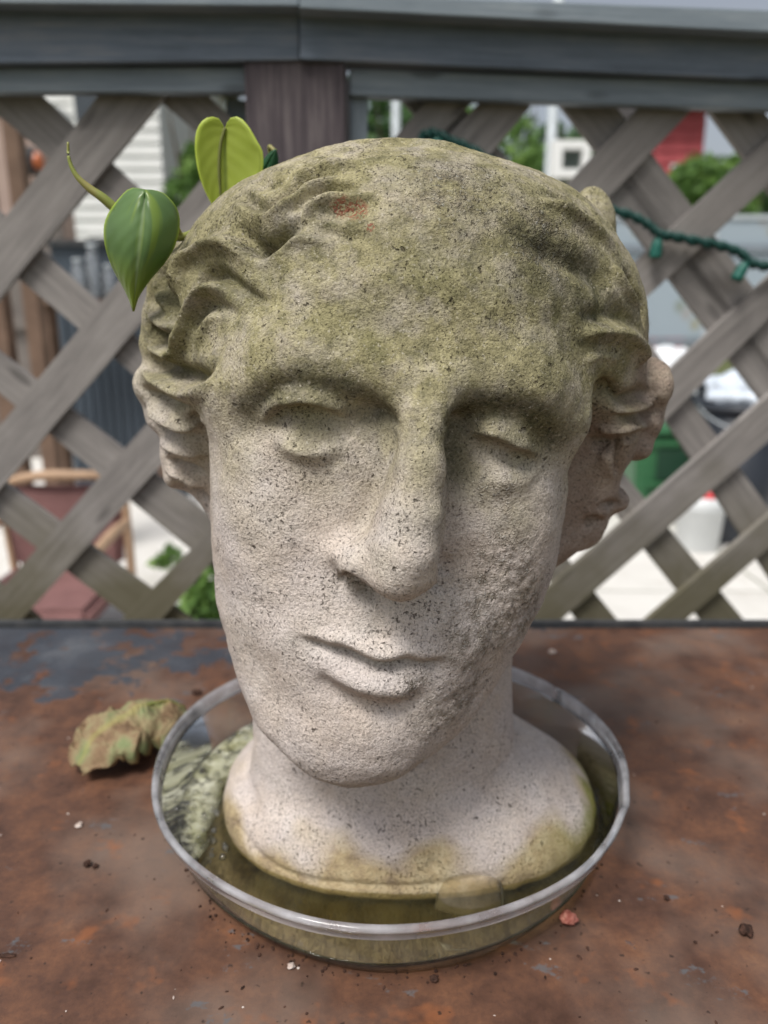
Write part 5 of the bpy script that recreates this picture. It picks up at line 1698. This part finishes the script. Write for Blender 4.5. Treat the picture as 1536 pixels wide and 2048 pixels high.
# board wall
bw = empty('board_wall', (-2.6, 5.4, 0)); tag(bw, 'taupe vertical board wall behind the timber posts at left', 'wall')
xr_ = at(150, 700, 5.4)[0]
for k in range(14):
    x = xr_ - 0.145 * (k + 1)
    adopt(box_obj('board', (x, 5.4 + (k % 2) * 0.012, 0), (x + 0.14, 5.43 + (k % 2) * 0.012, at(100, 440, 5.4)[2]), M_board), bw)
adopt(box_obj('batten', (xr_ - 2.03, 5.36, 0.9), (xr_, 5.399, 0.98), M_board), bw)
# rendered pillar with a lantern
gpil = empty('garden_pillar', (at(48, 300, 6.2)[0], 6.4, 0)); tag(gpil, 'pale pink rendered pillar above the board wall carrying a lantern', 'pillar')
px0, px1 = at(-30, 300, 6.2)[0], at(84, 300, 6.2)[0]
adopt(box_obj('shaft', (px0, 6.2, 0), (px1, 6.7, at(40, 215, 6.2)[2]), M_pinkw), gpil)
adopt(box_obj('cap', (px0 - 0.05, 6.15, at(40, 215, 6.2)[2] + 0.001), (px1 + 0.05, 6.75, at(40, 215, 6.2)[2] + 0.06), M_trim), gpil)
lp = at(54, 322, 6.05)
lan = empty('wall_lantern', (lp[0], 6.08, lp[2] - 0.09)); tag(lan, 'dark round lantern with a small orange glass on the pink pillar', 'lantern')
bm_obj('cage_ring', lathe([(0.058, 0.005), (0.085, 0.02), (0.092, 0.09), (0.085, 0.16), (0.03, 0.19), (0.028, 0.18), (0.075, 0.15), (0.080, 0.09), (0.074, 0.03), (0.05, 0.012)], 24), M_dark.m, lan, True)
o = bm_obj('glass', lathe([(0.002, 0.03), (0.04, 0.035), (0.045, 0.09), (0.03, 0.14), (0.002, 0.15)], 20), simple('orange_glass', (0.5, 0.14, 0.05), 0.2, 0.5, 0.1), lan, True)
o.location = (0.075, -0.03, 0.0)
o = box_obj('bracket', (-0.02, 0.085, 0.06), (0.02, 0.125, 0.12), M_dark.m); o.parent = lan
# chair with red-brown cushion and curved timber rail
M_cush = simple('mauve_cushion', (0.19, 0.10, 0.095), 0.85, 0.15, 0.15, 14)
M_pine = simple('pale_timber', (0.42, 0.28, 0.18), 0.6, 0.3, 0.15, 14)
Yd = 2.55
q0, q1 = at(48, 965, Yd), at(196, 945, Yd)
ch = empty('garden_chair', ((q0[0] + q1[0]) / 2, Yd, 0)); tag(ch, 'garden chair with mauve cushion and curved pale timber top rail behind the left lattice', 'chair')
zt_ = q1[2]; hw = (q1[0] - q0[0]) / 2 + 0.09
rail = [np.array((x, -0.04 + 0.06 * (x / hw) ** 2, zt_ - 0.05 * (x / hw) ** 2 * (1 if x < 0 else 0.3))) for x in np.linspace(-hw, hw, 9)]
bm_obj('top_rail', tube_mesh(np.array(rail), [0.014, 0.018, 0.014], 10, 40), M_pine, ch, True)
bm_obj('back_cushion', tapered(bmesh.new(), hw * 1.7, 0.06, hw * 1.86, 0.05, zt_ - 0.33, zt_ - 0.045, 0.018), M_cush, ch)
o = bm_obj('seat_cushion', tapered(bmesh.new(), hw * 1.9, 0.42, hw * 1.9, 0.42, zt_ - 0.41, zt_ - 0.335, 0.02), M_cush, ch); o.location = (0, -0.20, 0)
for sx in (-1, 1):
    for yy in (0.0, -0.40):
        top = zt_ - 0.06 if yy == 0.0 else zt_ - 0.41
        bm_obj('leg', tube_mesh([np.array((sx * hw * 0.93, yy + 0.02, 0.004)), np.array((sx * hw * 0.95, yy + 0.01, top * 0.6)), np.array((sx * hw * 0.96, yy, top))], [0.014, 0.016, 0.014], 10, 14), M_pine, ch, True)
    bm_obj('armrest', tube_mesh([np.array((sx * hw * 0.98, 0.0, zt_ - 0.17)), np.array((sx * hw * 1.04, -0.2, zt_ - 0.16)), np.array((sx * hw * 1.0, -0.42, zt_ - 0.19))], [0.014, 0.018, 0.015], 10, 20), M_pine, ch, True)
